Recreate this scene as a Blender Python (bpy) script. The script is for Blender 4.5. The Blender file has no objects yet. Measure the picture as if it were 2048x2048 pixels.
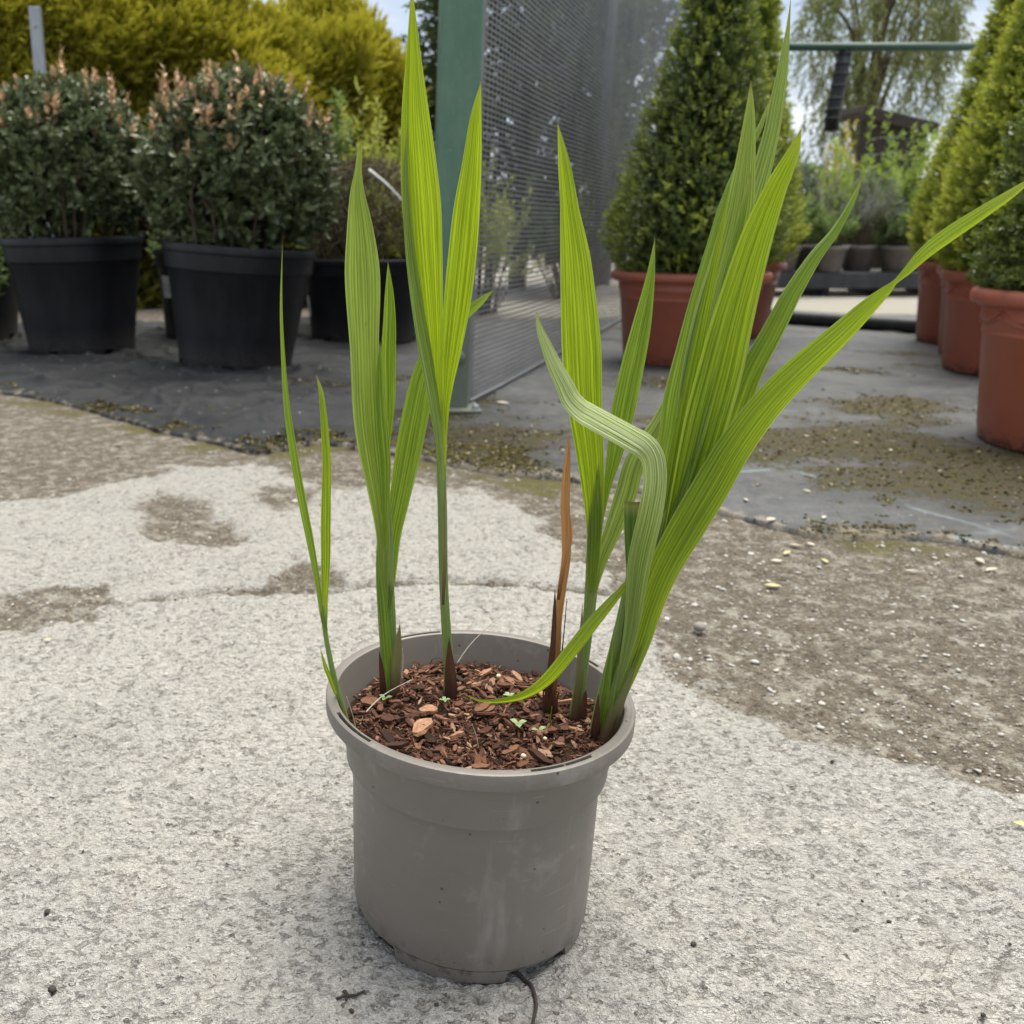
import bpy, math, random
import numpy as np
from mathutils import Vector

rng = np.random.default_rng(7)
random.seed(7)
scene = bpy.context.scene
R = math.radians

# ------------------------------------------------------------------ camera, sky, sun, exposure
F, PU, CAM_Z, PITCH = 1880.0, 682.0, 0.645, R(16.98)     # focal length and optical centre of a cropped 4:3 phone frame
cam_d = bpy.data.cameras.new('camera')
cam_d.sensor_width = 36.0
cam_d.lens = 36.0 * F / 2048.0
cam_d.shift_x = (1024.0 - PU) / 2048.0
cam_d.clip_start, cam_d.clip_end = 0.02, 3000.0
cam_d.dof.use_dof = True
cam_d.dof.focus_distance = 0.80
cam_d.dof.aperture_fstop = 9.0
cam = bpy.data.objects.new('camera', cam_d)
cam.location = (0, 0, CAM_Z)
cam.rotation_euler = (R(90) - PITCH, 0, 0)
scene.collection.objects.link(cam)
scene.camera = cam

SUN_DIR = Vector((0.20, 0.24, 1.0)).normalized()          # towards the sun: behind the plant, a little to the right
sun_el = math.asin(SUN_DIR.z)
sun_az = math.atan2(SUN_DIR.x, SUN_DIR.y)
world = bpy.data.worlds.new('World')
scene.world = world
world.use_nodes = True
wn, wl = world.node_tree.nodes, world.node_tree.links
wn.clear()
w_out = wn.new('ShaderNodeOutputWorld')
w_bg = wn.new('ShaderNodeBackground'); w_bg.inputs['Strength'].default_value = 0.10
w_sky = wn.new('ShaderNodeTexSky'); w_sky.sky_type = 'NISHITA'; w_sky.sun_disc = False
w_sky.sun_elevation = sun_el; w_sky.sun_rotation = sun_az
w_tc = wn.new('ShaderNodeTexCoord')
w_map = wn.new('ShaderNodeMapping'); w_map.inputs['Scale'].default_value = (2.2, 2.2, 6.5); w_map.inputs['Location'].default_value = (0.35, 0.2, 0.55)
w_noise = wn.new('ShaderNodeTexNoise'); w_noise.inputs['Scale'].default_value = 1.6; w_noise.inputs['Detail'].default_value = 7; w_noise.inputs['Roughness'].default_value = 0.55
w_ramp = wn.new('ShaderNodeValToRGB')
w_ramp.color_ramp.elements[0].position = 0.40; w_ramp.color_ramp.elements[0].color = (3.5, 4.1, 5.0, 1)
w_ramp.color_ramp.elements[1].position = 0.62; w_ramp.color_ramp.elements[1].color = (6.6, 6.7, 6.9, 1)
w_mix = wn.new('ShaderNodeMix'); w_mix.data_type = 'RGBA'; w_mix.inputs[0].default_value = 0.86
wl.new(w_tc.outputs['Generated'], w_map.inputs['Vector'])
wl.new(w_map.outputs[0], w_noise.inputs['Vector'])
wl.new(w_noise.outputs['Fac'], w_ramp.inputs['Fac'])
wl.new(w_sky.outputs[0], w_mix.inputs[6]); wl.new(w_ramp.outputs[0], w_mix.inputs[7])
wl.new(w_mix.outputs[2], w_bg.inputs['Color'])
wl.new(w_bg.outputs[0], w_out.inputs['Surface'])

sun_d = bpy.data.lights.new('sun', 'SUN')
sun_d.energy = 4.2
sun_d.angle = R(52)
sun_d.color = (1.0, 0.95, 0.86)
sun = bpy.data.objects.new('sun', sun_d)
sun.rotation_euler = (-SUN_DIR).to_track_quat('-Z', 'Y').to_euler()
scene.collection.objects.link(sun)

vs = scene.view_settings
vs.view_transform = 'Standard'; vs.look = 'None'; vs.gamma = 1.0; vs.use_curve_mapping = False
vs.exposure = 0.82
scene.cycles.use_denoising = True
scene.cycles.max_bounces = 6
scene.cycles.diffuse_bounces = 3
scene.cycles.glossy_bounces = 2
scene.cycles.transparent_max_bounces = 8

# ------------------------------------------------------------------ helpers: geometry
COL = scene.collection
ct, st = math.cos(PITCH), math.sin(PITCH)

def ray(u, v):
    a, b = (u - PU) / F, (1024.0 - v) / F
    return np.array([a, ct + b * st, -st + b * ct])

def G(u, v, z=0.0):                       # point of the plane at height z seen at (u, v)
    d = ray(u, v); t = (z - CAM_Z) / d[2]
    return np.array([d[0] * t, d[1] * t, z])

def AT(u, v, Y):                          # point at distance Y seen at (u, v)
    d = ray(u, v); t = Y / d[1]
    return np.array([d[0] * t, Y, CAM_Z + d[2] * t])

def depth(p):
    return p[1] * ct - (p[2] - CAM_Z) * st

def tag(o, label=None, cat=None, group=None, kind=None):
    if label: o['label'] = label
    if cat: o['category'] = cat
    if group: o['group'] = group
    if kind: o['kind'] = kind
    return o

def empty(name, loc=(0, 0, 0), rot=(0, 0, 0)):
    o = bpy.data.objects.new(name, None)
    o.empty_display_size = 0.05
    o.location = loc; o.rotation_euler = rot
    COL.objects.link(o)
    return o

def link_mesh(name, me, mat=None, parent=None, loc=(0, 0, 0), rot=(0, 0, 0), scale=None):
    if mat is not None and len(me.materials) == 0: me.materials.append(mat)
    o = bpy.data.objects.new(name, me)
    o.location = loc; o.rotation_euler = rot
    if scale is not None: o.scale = scale
    COL.objects.link(o)
    if parent is not None: o.parent = parent
    return o

def np_mesh(name, V, faces, smooth=True, attrs=None, uv=None):
    """V (n,3); faces (m,k) with k = 3 or 4, or a list of such arrays."""
    if not isinstance(faces, list): faces = [faces]
    faces = [f for f in faces if len(f)]
    me = bpy.data.meshes.new(name)
    V = np.ascontiguousarray(V, dtype=np.float32)
    me.vertices.add(len(V)); me.vertices.foreach_set('co', V.ravel())
    loops = np.concatenate([f.ravel() for f in faces]).astype(np.int32)
    tot = np.concatenate([np.full(len(f), f.shape[1]) for f in faces]).astype(np.int32)
    start = np.concatenate([[0], np.cumsum(tot)[:-1]]).astype(np.int32)
    me.loops.add(len(loops)); me.loops.foreach_set('vertex_index', loops)
    me.polygons.add(len(tot)); me.polygons.foreach_set('loop_start', start)
    me.polygons.foreach_set('use_smooth', np.full(len(tot), smooth, dtype=bool))
    me.update(calc_edges=True)
    if uv is not None:
        l = me.uv_layers.new(name='UVMap')
        l.data.foreach_set('uv', np.asarray(uv, np.float32)[loops].ravel())
    for k, a in (attrs or {}).items():
        at = me.attributes.new(k, 'FLOAT', 'POINT')
        at.data.foreach_set('value', np.ascontiguousarray(a, np.float32))
    me.validate()
    return me

def grid_faces(nr, nc, wrap=False):
    r = np.arange(nr - 1)[:, None]; c = np.arange(nc if wrap else nc - 1)[None, :]
    c2 = (c + 1) % nc
    return np.stack([r * nc + c, r * nc + c2, (r + 1) * nc + c2, (r + 1) * nc + c], -1).reshape(-1, 4)

BOXF = np.array([[0, 1, 3, 2], [4, 6, 7, 5], [0, 4, 5, 1], [2, 3, 7, 6], [0, 2, 6, 4], [1, 5, 7, 3]])
BOXV = np.array([[x, y, z] for x in (-.5, .5) for y in (-.5, .5) for z in (-.5, .5)])

def bevel_box(name, size, mat, parent=None, loc=(0, 0, 0), rot=(0, 0, 0), bev=0.004, seg=2):
    import bmesh
    bm = bmesh.new(); bmesh.ops.create_cube(bm, size=1.0)
    for v in bm.verts: v.co = Vector((v.co.x * size[0], v.co.y * size[1], v.co.z * size[2]))
    if bev: bmesh.ops.bevel(bm, geom=bm.edges[:], offset=bev, segments=seg, affect='EDGES', profile=0.5)
    me = bpy.data.meshes.new(name); bm.to_mesh(me); bm.free()
    return link_mesh(name, me, mat, parent, loc, rot)

def catmull(P, n):
    P = np.asarray(P, float); k = len(P)
    Q = np.vstack([2 * P[0] - P[1], P, 2 * P[-1] - P[-2]])
    t = np.linspace(0, k - 1, n); i = np.minimum(t.astype(int), k - 2); f = (t - i)[:, None]
    a, b, c, d = Q[i], Q[i + 1], Q[i + 2], Q[i + 3]
    return 0.5 * (2 * b + (c - a) * f + (2 * a - 5 * b + 4 * c - d) * f ** 2 + (3 * b - a - 3 * c + d) * f ** 3)

def unit(a):
    return a / np.maximum(np.linalg.norm(a, axis=-1, keepdims=True), 1e-9)

def tube(name, P, rad, mat, parent=None, n=8, flat=1.0, cap=True, loc=(0, 0, 0)):
    """swept tube through P with radius rad (scalar or per point); flat squeezes it along y."""
    P = np.asarray(P, float); m = len(P); rad = np.broadcast_to(np.asarray(rad, float), (m,))
    T = unit(np.gradient(P, axis=0))
    ref = np.where(np.abs(T[:, 1:2]) < 0.9, np.array([[0, 1.0, 0]]), np.array([[1.0, 0, 0]]))
    S = unit(np.cross(T, ref)); N = np.cross(S, T)
    a = np.linspace(0, 2 * np.pi, n, endpoint=False)
    V = (P[:, None] + rad[:, None, None] * (np.cos(a)[None, :, None] * S[:, None] + flat * np.sin(a)[None, :, None] * N[:, None])).reshape(-1, 3)
    fs = [grid_faces(m, n, True)]
    uv = np.stack([np.tile(np.abs(a / np.pi - 1), m) * rad.max() * 3000, np.repeat(np.linspace(0, 1, m), n) * 300], -1)
    ed = np.zeros(len(V))
    s = np.repeat(np.linspace(0, 1, m), n)
    if cap:
        V = np.vstack([V, P[0], P[-1]]); uv = np.vstack([uv, uv[0], uv[-1]]); ed = np.append(ed, [0, 0]); s = np.append(s, [0, 1])
        i = np.arange(n); j = (i + 1) % n
        fs.append(np.stack([np.full(n, m * n), j, i], -1)); fs.append(np.stack([np.full(n, m * n + 1), (m - 1) * n + i, (m - 1) * n + j], -1))
    me = np_mesh(name, V, fs, True, {'edge': ed, 'along': s}, uv)
    return link_mesh(name, me, mat, parent, loc)

def lathe(name, prof, mat, parent=None, n=96, loc=(0, 0, 0), closed=False):
    """prof: list of (r, z), or a function of angle arrays that returns (n, k, 2)."""
    a = np.linspace(0, 2 * np.pi, n, endpoint=False)
    pr = prof(a) if callable(prof) else np.broadcast_to(np.asarray(prof, float), (n, len(prof), 2))
    V = np.stack([pr[..., 0] * np.cos(a)[:, None], pr[..., 0] * np.sin(a)[:, None], pr[..., 1]], -1)
    k = V.shape[1]
    V = V.transpose(1, 0, 2).reshape(-1, 3)
    me = np_mesh(name, V, grid_faces(k, n, True), True)
    o = link_mesh(name, me, mat, parent, loc)
    return o

def autosmooth(o, ang=35):
    me = o.data
    import bmesh
    bm = bmesh.new(); bm.from_mesh(me)
    for e in bm.edges:
        if len(e.link_faces) == 2 and e.calc_face_angle(0) > R(ang): e.smooth = False
    bm.to_mesh(me); bm.free()
    return o

# ------------------------------------------------------------------ helpers: noise on the vertices
def _hash(ix, iy, seed):
    h = (ix.astype(np.int64) * 374761393 + iy.astype(np.int64) * 668265263 + seed * 1442695041) & 0x7fffffff
    h = ((h ^ (h >> 13)) * 1274126177) & 0x7fffffff
    h = h ^ (h >> 16)
    return (h & 0xffff) / 65535.0

def vnoise(x, y, seed=0):
    """gradient noise, about -1..1"""
    ix, iy = np.floor(x), np.floor(y); fx, fy = x - ix, y - iy
    def g(dx, dy):
        a = _hash(ix + dx, iy + dy, seed) * 2 * np.pi
        return np.cos(a) * (fx - dx) + np.sin(a) * (fy - dy)
    sx, sy = fx ** 3 * (fx * (fx * 6 - 15) + 10), fy ** 3 * (fy * (fy * 6 - 15) + 10)
    return 1.5 * ((g(0, 0) * (1 - sx) + g(1, 0) * sx) * (1 - sy) + (g(0, 1) * (1 - sx) + g(1, 1) * sx) * sy)

def fbm(x, y, octs=4, seed=0, gain=0.5):
    s, a = 0, 1.0
    for i in range(octs):
        s = s + a * vnoise(x * 2 ** i + 17.3 * i, y * 2 ** i - 9.1 * i, seed + i); a *= gain
    return s

def sstep(a, b, x):
    t = np.clip((x - a) / (b - a), 0, 1); return t * t * (3 - 2 * t)

def poly_sdf(px, py, poly):
    """signed distance to a polygon, negative inside"""
    poly = np.asarray(poly, float)[:, :2]; d = np.full(px.shape, 1e9); inside = np.zeros(px.shape, bool)
    for a, b in zip(poly, np.roll(poly, -1, 0)):
        e = b - a; wx, wy = px - a[0], py - a[1]
        t = np.clip((wx * e[0] + wy * e[1]) / max(e @ e, 1e-12), 0, 1)
        d = np.minimum(d, np.hypot(wx - e[0] * t, wy - e[1] * t))
        c = ((a[1] <= py) & (b[1] > py)) | ((b[1] <= py) & (a[1] > py))
        with np.errstate(divide='ignore', invalid='ignore'):
            xi = a[0] + (py - a[1]) * e[0] / (e[1] if abs(e[1]) > 1e-12 else 1e-12)
        inside ^= c & (px < xi)
    return np.where(inside, -d, d)

def line_dist(px, py, pts):
    pts = np.asarray(pts, float)[:, :2]; d = np.full(px.shape, 1e9)
    for a, b in zip(pts[:-1], pts[1:]):
        e = b - a; wx, wy = px - a[0], py - a[1]
        t = np.clip((wx * e[0] + wy * e[1]) / max(e @ e, 1e-12), 0, 1)
        d = np.minimum(d, np.hypot(wx - e[0] * t, wy - e[1] * t))
    return d

# ------------------------------------------------------------------ helpers: materials
class NB:
    def __init__(self, name):
        self.m = bpy.data.materials.new(name); self.m.use_nodes = True
        self.t = self.m.node_tree; self.t.nodes.clear()
        self.out = self.t.nodes.new('ShaderNodeOutputMaterial')
    def n(self, typ, ins=None, **props):
        nd = self.t.nodes.new('ShaderNode' + typ)
        for k, v in props.items(): setattr(nd, k, v)
        for k, v in (ins or {}).items():
            s = nd.inputs[k]
            if hasattr(v, 'node'): self.t.links.new(v, s)
            else: s.default_value = v
        return nd
    def attr(self, name): return self.n('Attribute', attribute_name=name).outputs['Fac']
    def obj(self): return self.n('TexCoord').outputs['Object']
    def pos(self): return self.n('NewGeometry').outputs['Position']
    def map(self, vec, scale=(1, 1, 1), loc=(0, 0, 0), rot=(0, 0, 0)):
        return self.n('Mapping', {'Vector': vec, 'Scale': scale, 'Location': loc, 'Rotation': rot}).outputs[0]
    def noise(self, vec, scale, detail=3, rough=0.5, dist=0.0, out='Fac'):
        return self.n('TexNoise', {'Vector': vec, 'Scale': scale, 'Detail': detail, 'Roughness': rough, 'Distortion': dist}).outputs[out]
    def voro(self, vec, scale, out='Distance', **p):
        return self.n('TexVoronoi', {'Vector': vec, 'Scale': scale}, **p).outputs[out]
    def ramp(self, fac, stops, interp='LINEAR'):
        nd = self.n('ValToRGB', {'Fac': fac}); cr = nd.color_ramp; cr.interpolation = interp
        while len(cr.elements) < len(stops): cr.elements.new(0.5)
        for e, (p, c) in zip(cr.elements, stops):
            e.position = p; e.color = (c, c, c, 1) if isinstance(c, (int, float)) else (*c, 1)
        return nd.outputs['Color']
    def mix(self, fac, a, b, mode='MIX'):
        nd = self.n('Mix', data_type='RGBA', blend_type=mode)
        for i, v in ((0, fac), (6, a), (7, b)):
            if hasattr(v, 'node'): self.t.links.new(v, nd.inputs[i])
            else: nd.inputs[i].default_value = v if i == 0 else (*v, 1)
        return nd.outputs[2]
    def math(self, op, a, b=0.0, c=None):
        nd = self.n('Math', operation=op)
        for i, v in enumerate((a, b) if c is None else (a, b, c)):
            if hasattr(v, 'node'): self.t.links.new(v, nd.inputs[i])
            else: nd.inputs[i].default_value = v
        return nd.outputs[0]
    def bump(self, h, strength=0.5, dist=0.002, normal=None):
        ins = {'Height': h, 'Strength': strength, 'Distance': dist}
        if normal is not None: ins['Normal'] = normal
        return self.n('Bump', ins).outputs[0]
    def bsdf(self, color, rough=0.6, normal=None, spec=0.4, metal=0.0, **extra):
        ins = {'Base Color': color if hasattr(color, 'node') else (*color, 1), 'Roughness': rough, 'Specular IOR Level': spec, 'Metallic': metal}
        if normal is not None: ins['Normal'] = normal
        ins.update(extra)
        return self.n('BsdfPrincipled', ins).outputs[0]
    def done(self, shader):
        self.t.links.new(shader, self.out.inputs['Surface']); return self.m

def simple(name, c1, c2, scale=20, rough=0.6, spec=0.4, bump=0.0, bscale=80, metal=0.0):
    b = NB(name); o = b.obj()
    col = b.mix(b.ramp(b.noise(o, scale, 4, 0.6), [(0.3, 0.0), (0.7, 1.0)]), c1, c2)
    nrm = b.bump(b.noise(o, bscale, 3), bump, 0.004) if bump else None
    return b.done(b.bsdf(col, rough, nrm, spec, metal))

def foliage_mat(name, dark, light, tip=None, trans=0.35, rough=0.5, spec=0.35, tcol=None):
    """leaf colour varies leaf by leaf ('var'); young growth carries 'tip'"""
    b = NB(name)
    col = b.mix(b.attr('var'), dark, light)
    if tip is not None: col = b.mix(b.attr('tip'), col, tip)
    p = b.bsdf(col, rough, None, spec)
    tr = b.n('BsdfTranslucent', {'Color': b.mix(0.6, col, tcol or light)}).outputs[0]
    return b.done(b.n('MixShader', {0: trans, 1: p, 2: tr}).outputs[0])

# ------------------------------------------------------------------ materials of the setting
def ground_mat():
    b = NB('weathered_concrete_and_dirt'); p = b.pos()
    dirt, moss, crev_shade = b.attr('dirt'), b.attr('moss'), b.attr('crev_shade')
    n_big = b.noise(p, 5.0, 4, 0.6); n_mid = b.noise(p, 38.0, 5, 0.65); n_fine = b.noise(p, 240.0, 4, 0.7); n_grit = b.noise(p, 620.0, 2, 0.6)
    q = b.map(p, (0.68, 1.0, 1.0), (0, 0, 0), (0, 0, -0.22))                                                       # brushed along one direction
    brush = b.noise(q, 215.0, 3, 0.62); flake = b.noise(q, 92.0, 5, 0.60, 0.2); area = b.noise(p, 9.0, 4, 0.6)
    con = b.mix(b.ramp(n_mid, [(0.30, 0.0), (0.70, 1.0)]), (0.380, 0.365, 0.332), (0.470, 0.450, 0.405))
    con = b.mix(b.ramp(n_big, [(0.35, 0.0), (0.68, 0.55)]), con, (0.455, 0.445, 0.425))
    con = b.mix(b.ramp(b.noise(p, 14.0, 4, 0.6, 0.6), [(0.52, 0.0), (0.70, 0.5)]), con, (0.62, 0.575, 0.49))       # buff cement film
    con = b.mix(b.ramp(b.noise(p, 17.0, 3, 0.6), [(0.60, 0.0), (0.74, 0.4)]), con, (0.44, 0.38, 0.33))            # brownish stain
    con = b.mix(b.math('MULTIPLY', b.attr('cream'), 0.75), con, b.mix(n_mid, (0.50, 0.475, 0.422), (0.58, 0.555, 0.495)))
    con = b.mix(b.ramp(brush, [(0.56, 0.0), (0.68, 0.55)]), con, (0.64, 0.62, 0.57))                                # high spots lightened as if lit, relief put into the colour
    con = b.mix(b.ramp(brush, [(0.34, 0.75), (0.42, 0.0)]), con, (0.215, 0.200, 0.175))  # low spots darkened in colour to stand for relief shade
    con = b.mix(b.ramp(flake, [(0.34, 0.35), (0.41, 0.0)]), con, (0.24, 0.22, 0.19))                             # brush grooves, their shade put into the colour
    dq = b.n('VectorMath', {0: q, 1: b.n('VectorMath', {0: b.noise(p, 220.0, 2, 0.6, 0.0, 'Color'), 1: (0.010, 0.010, 0.0)}, operation='MULTIPLY').outputs[0]}, operation='ADD').outputs[0]
    v1 = b.n('TexVoronoi', {'Vector': dq, 'Scale': 175.0}); r1 = b.n('SeparateColor', {0: v1.outputs['Color']}).outputs[0]
    v2 = b.n('TexVoronoi', {'Vector': p, 'Scale': 400.0}); r2 = b.n('SeparateColor', {0: v2.outputs['Color']}).outputs[1]
    con = b.mix(b.ramp(r1, [(0.0, 0.25), (0.35, 0.0)]), con, (0.30, 0.285, 0.255)); con = b.mix(b.ramp(r1, [(0.75, 0.0), (1.0, 0.35)]), con, (0.62, 0.60, 0.55))
    con = b.mix(b.ramp(r2, [(0.0, 0.32), (0.30, 0.0)]), con, (0.27, 0.255, 0.225)); con = b.mix(b.ramp(r2, [(0.72, 0.0), (1.0, 0.35)]), con, (0.68, 0.66, 0.605))
    pit = b.math('SUBTRACT', v1.outputs['Distance'], b.math('MULTIPLY', b.ramp(r1, [(0.86, 0.0), (1.0, 1.0)]), 0.52))
    pit = b.ramp(b.math('ADD', pit, 0.5), [(0.34, 1.0), (0.49, 0.0)])
    con = b.mix(b.math('MULTIPLY', pit, 0.75), con, (0.085, 0.075, 0.062))                                          # open pits
    line = b.math('MULTIPLY', b.ramp(b.math('ABSOLUTE', b.math('SUBTRACT', flake, 0.42)), [(0.0, 1.0), (0.018, 0.0)]), b.ramp(area, [(0.42, 0.0), (0.58, 0.95)]))
    con = b.mix(b.math('MULTIPLY', line, 0.80), con, (0.105, 0.095, 0.082))                                         # hairline creases
    con = b.mix(b.math('MULTIPLY', crev_shade, 0.60), con, (0.17, 0.155, 0.135))                                          # shade of the creases painted into the colour
    con = b.mix(b.ramp(b.voro(p, 26.0), [(0.035, 0.85), (0.06, 0.0)]), con, (0.10, 0.09, 0.08))                    # black specks
    soil = b.mix(b.ramp(n_mid, [(0.3, 0.0), (0.7, 1.0)]), (0.100, 0.079, 0.054), (0.220, 0.185, 0.134))
    soil = b.mix(b.ramp(n_fine, [(0.36, 0.0), (0.64, 0.75)]), soil, (0.225, 0.195, 0.150))
    soil = b.mix(b.ramp(b.noise(p, 85.0, 6, 0.7), [(0.34, 0.85), (0.47, 0.0)]), soil, (0.055, 0.042, 0.030))
    soil = b.mix(b.ramp(b.noise(b.map(p, (1, 1, 1), (4, 1, 0)), 24.0, 8, 0.72), [(0.50, 0.0), (0.60, 0.9)]), soil, (0.39, 0.36, 0.295))   # cement showing through
    dv = b.n('VectorMath', {0: p, 1: b.n('VectorMath', {0: b.noise(p, 90.0, 2, 0.5, 0.0, 'Color'), 1: (0.012, 0.012, 0.012)}, operation='MULTIPLY').outputs[0]}, operation='ADD').outputs[0]
    soil = b.mix(b.ramp(b.voro(dv, 95.0), [(0.22, 0.55), (0.34, 0.0)]), soil, (0.40, 0.37, 0.32))
    soil = b.mix(b.ramp(b.voro(b.map(dv, (1, 1, 1), (3.3, 1.7, 0)), 42.0), [(0.12, 0.75), (0.21, 0.0)]), soil, (0.50, 0.475, 0.42))
    mossc = b.mix(b.ramp(n_fine, [(0.3, 0.0), (0.7, 1.0)]), (0.075, 0.070, 0.018), (0.20, 0.175, 0.055))
    d = b.math('ADD', dirt, b.math('MULTIPLY', b.math('SUBTRACT', n_mid, 0.5), 0.9))
    d = b.math('ADD', d, b.math('MULTIPLY', b.math('SUBTRACT', n_fine, 0.5), 0.45))
    d = b.math('ADD', d, b.math('MULTIPLY', b.math('SUBTRACT', area, 0.52), 0.9))
    dm = b.ramp(d, [(0.36, 0.0), (0.64, 1.0)])
    col = b.mix(dm, con, soil)
    mm = b.ramp(b.math('ADD', moss, b.math('MULTIPLY', b.math('SUBTRACT', n_mid, 0.5), 1.3)), [(0.45, 0.0), (0.75, 0.85)])
    col = b.mix(mm, col, mossc)
    col = b.mix(b.attr('path'), col, b.mix(n_fine, (0.40, 0.37, 0.31), (0.54, 0.51, 0.44)))
    h = b.math('ADD', b.math('MULTIPLY', n_fine, 0.40), b.math('MULTIPLY', n_grit, 0.10))
    h = b.math('ADD', h, b.math('MULTIPLY', brush, 1.7))
    h = b.math('ADD', h, b.math('MULTIPLY', b.ramp(flake, [(0.36, 0.0), (0.42, 0.60), (0.70, 1.0)]), 0.85))
    h = b.math('SUBTRACT', h, b.math('MULTIPLY', line, 0.35))
    h = b.math('SUBTRACT', h, b.math('MULTIPLY', pit, 0.7)); h = b.math('ADD', h, b.math('MULTIPLY', r2, 0.35)); h = b.math('ADD', h, b.math('MULTIPLY', r1, 0.30))
    nrm = b.bump(h, 1.0, 0.0085)
    return b.done(b.bsdf(col, 0.9, nrm, 0.25))

def fabric_mat():
    b = NB('woven_ground_cover'); p = b.pos()
    weave = b.math('ADD', b.math('SINE', b.math('MULTIPLY', b.n('SeparateXYZ', {0: b.map(p, (1, 1, 1), (0, 0, 0), (0, 0, 0.38))}).outputs[0], 900.0)),
                   b.math('SINE', b.math('MULTIPLY', b.n('SeparateXYZ', {0: b.map(p, (1, 1, 1), (0, 0, 0), (0, 0, 0.38))}).outputs[1], 900.0)))
    n1, n2, n3 = b.noise(p, 3.0, 4, 0.6), b.noise(p, 22.0, 4, 0.65), b.noise(p, 110.0, 3, 0.7)
    dust = b.ramp(n1, [(0.30, 0.0), (0.70, 1.0)])
    col = b.mix(dust, (0.020, 0.022, 0.024), (0.064, 0.067, 0.070))
    col = b.mix(b.ramp(n2, [(0.40, 0.0), (0.75, 0.55)]), col, (0.120, 0.117, 0.108))
    col = b.mix(b.ramp(n3, [(0.55, 0.0), (0.72, 0.5)]), col, (0.18, 0.172, 0.155))
    col = b.mix(b.attr('thread'), col, b.mix(n2, (0.13, 0.27, 0.27), (0.42, 0.50, 0.50)))
    moss = b.mix(b.ramp(n3, [(0.3, 0.0), (0.7, 1.0)]), (0.010, 0.009, 0.003), (0.075, 0.064, 0.015))
    moss = b.mix(b.ramp(b.noise(p, 9.0, 3), [(0.4, 0.0), (0.65, 0.7)]), moss, (0.055, 0.040, 0.024))
    moss = b.mix(b.ramp(b.voro(p, 120.0), [(0.10, 0.7), (0.18, 0.0)]), moss, (0.26, 0.23, 0.14))
    mm = b.math('ADD', b.attr('moss'), b.math('MULTIPLY', b.math('SUBTRACT', n2, 0.5), 1.2))
    mm = b.math('ADD', mm, b.math('MULTIPLY', b.math('SUBTRACT', n3, 0.5), 1.0))
    mf = b.ramp(mm, [(0.47, 0.0), (0.66, 0.96)])
    col = b.mix(mf, col, moss)
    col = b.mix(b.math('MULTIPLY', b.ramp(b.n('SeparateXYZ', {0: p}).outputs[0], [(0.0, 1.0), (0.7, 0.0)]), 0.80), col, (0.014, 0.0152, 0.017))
    col = b.mix(b.ramp(b.math('ADD', b.attr('soil'), b.math('MULTIPLY', b.math('SUBTRACT', n2, 0.5), 1.6)), [(0.40, 0.0), (0.62, 0.95)]), col, b.mix(n3, (0.085, 0.066, 0.044), (0.27, 0.235, 0.18)))
    col = b.mix(b.ramp(b.voro(p, 30.0), [(0.06, 0.8), (0.10, 0.0)]), col, (0.36, 0.34, 0.29))
    rough = b.mix(mf, (0.55,) * 3, (0.9,) * 3)
    h = b.math('ADD', b.math('MULTIPLY', weave, 0.10), b.math('ADD', n3, b.math('MULTIPLY', b.math('MULTIPLY', mf, n3), 3.0)))
    return b.done(b.bsdf(col, rough, b.bump(h, 0.6, 0.004), b.ramp(b.n('SeparateXYZ', {0: p}).outputs[0], [(0.0, 0.12), (0.9, 0.38)])))

M = {}
M['ground'] = ground_mat()
M['fabric'] = fabric_mat()

# ------------------------------------------------------------------ the ground: one sheet to the horizon
def spaced(lo, hi, step, grow, far_lo, far_hi):
    c = list(np.arange(lo, hi, step)); s = step; x = c[-1]
    while x < far_hi: s *= grow; x += s; c.append(x)
    s = step; x = c[0]; L = []
    while x > far_lo: s *= grow; x -= s; L.append(x)
    return np.array(L[::-1] + c)

gx = spaced(-0.62, 1.42, 0.0042, 1.06, -320, 320)
gy = [0.30]
while gy[-1] < 7.0: gy.append(gy[-1] + max(0.0036, 0.0052 * gy[-1]))
s_ = 0.05
while gy[-1] < 600: s_ *= 1.12; gy.append(gy[-1] + s_)
gy = np.array([-300, -60, -12, -3, -1, -0.3, 0.0, 0.15, 0.24] + gy)
GX, GY = np.meshgrid(gx, gy)

def gpoly(pts): return np.array([G(u, v)[:2] for u, v in pts])
wob = 0.040 * fbm(GX * 6, GY * 6, 5, 3, 0.6) + 0.012 * fbm(GX * 45, GY * 45, 2, 5)
YARD = gpoly([(1215, 1150), (1262, 1185), (1303, 1255), (1330, 1330), (1440, 1362), (1478, 1408), (1530, 1437), (1640, 1458), (1740, 1488), (1850, 1522), (1930, 1568), (2048, 1598), (2300, 1680),
              (2700, 1700), (3400, 1100), (2300, 700), (1400, 640), (300, 640), (-900, 660), (-1500, 800), (-900, 1010), (-300, 1010), (0, 1000), (150, 985), (250, 962), (350, 930), (520, 925), (600, 958),
              (690, 975), (800, 955), (930, 975), (1030, 1005), (1080, 1060), (1150, 1110)])
sd = poly_sdf(GX, GY, YARD) + wob
dirt = np.maximum(sstep(0.075, -0.075, sd), sstep(6.2, 6.4, GY))
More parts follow.
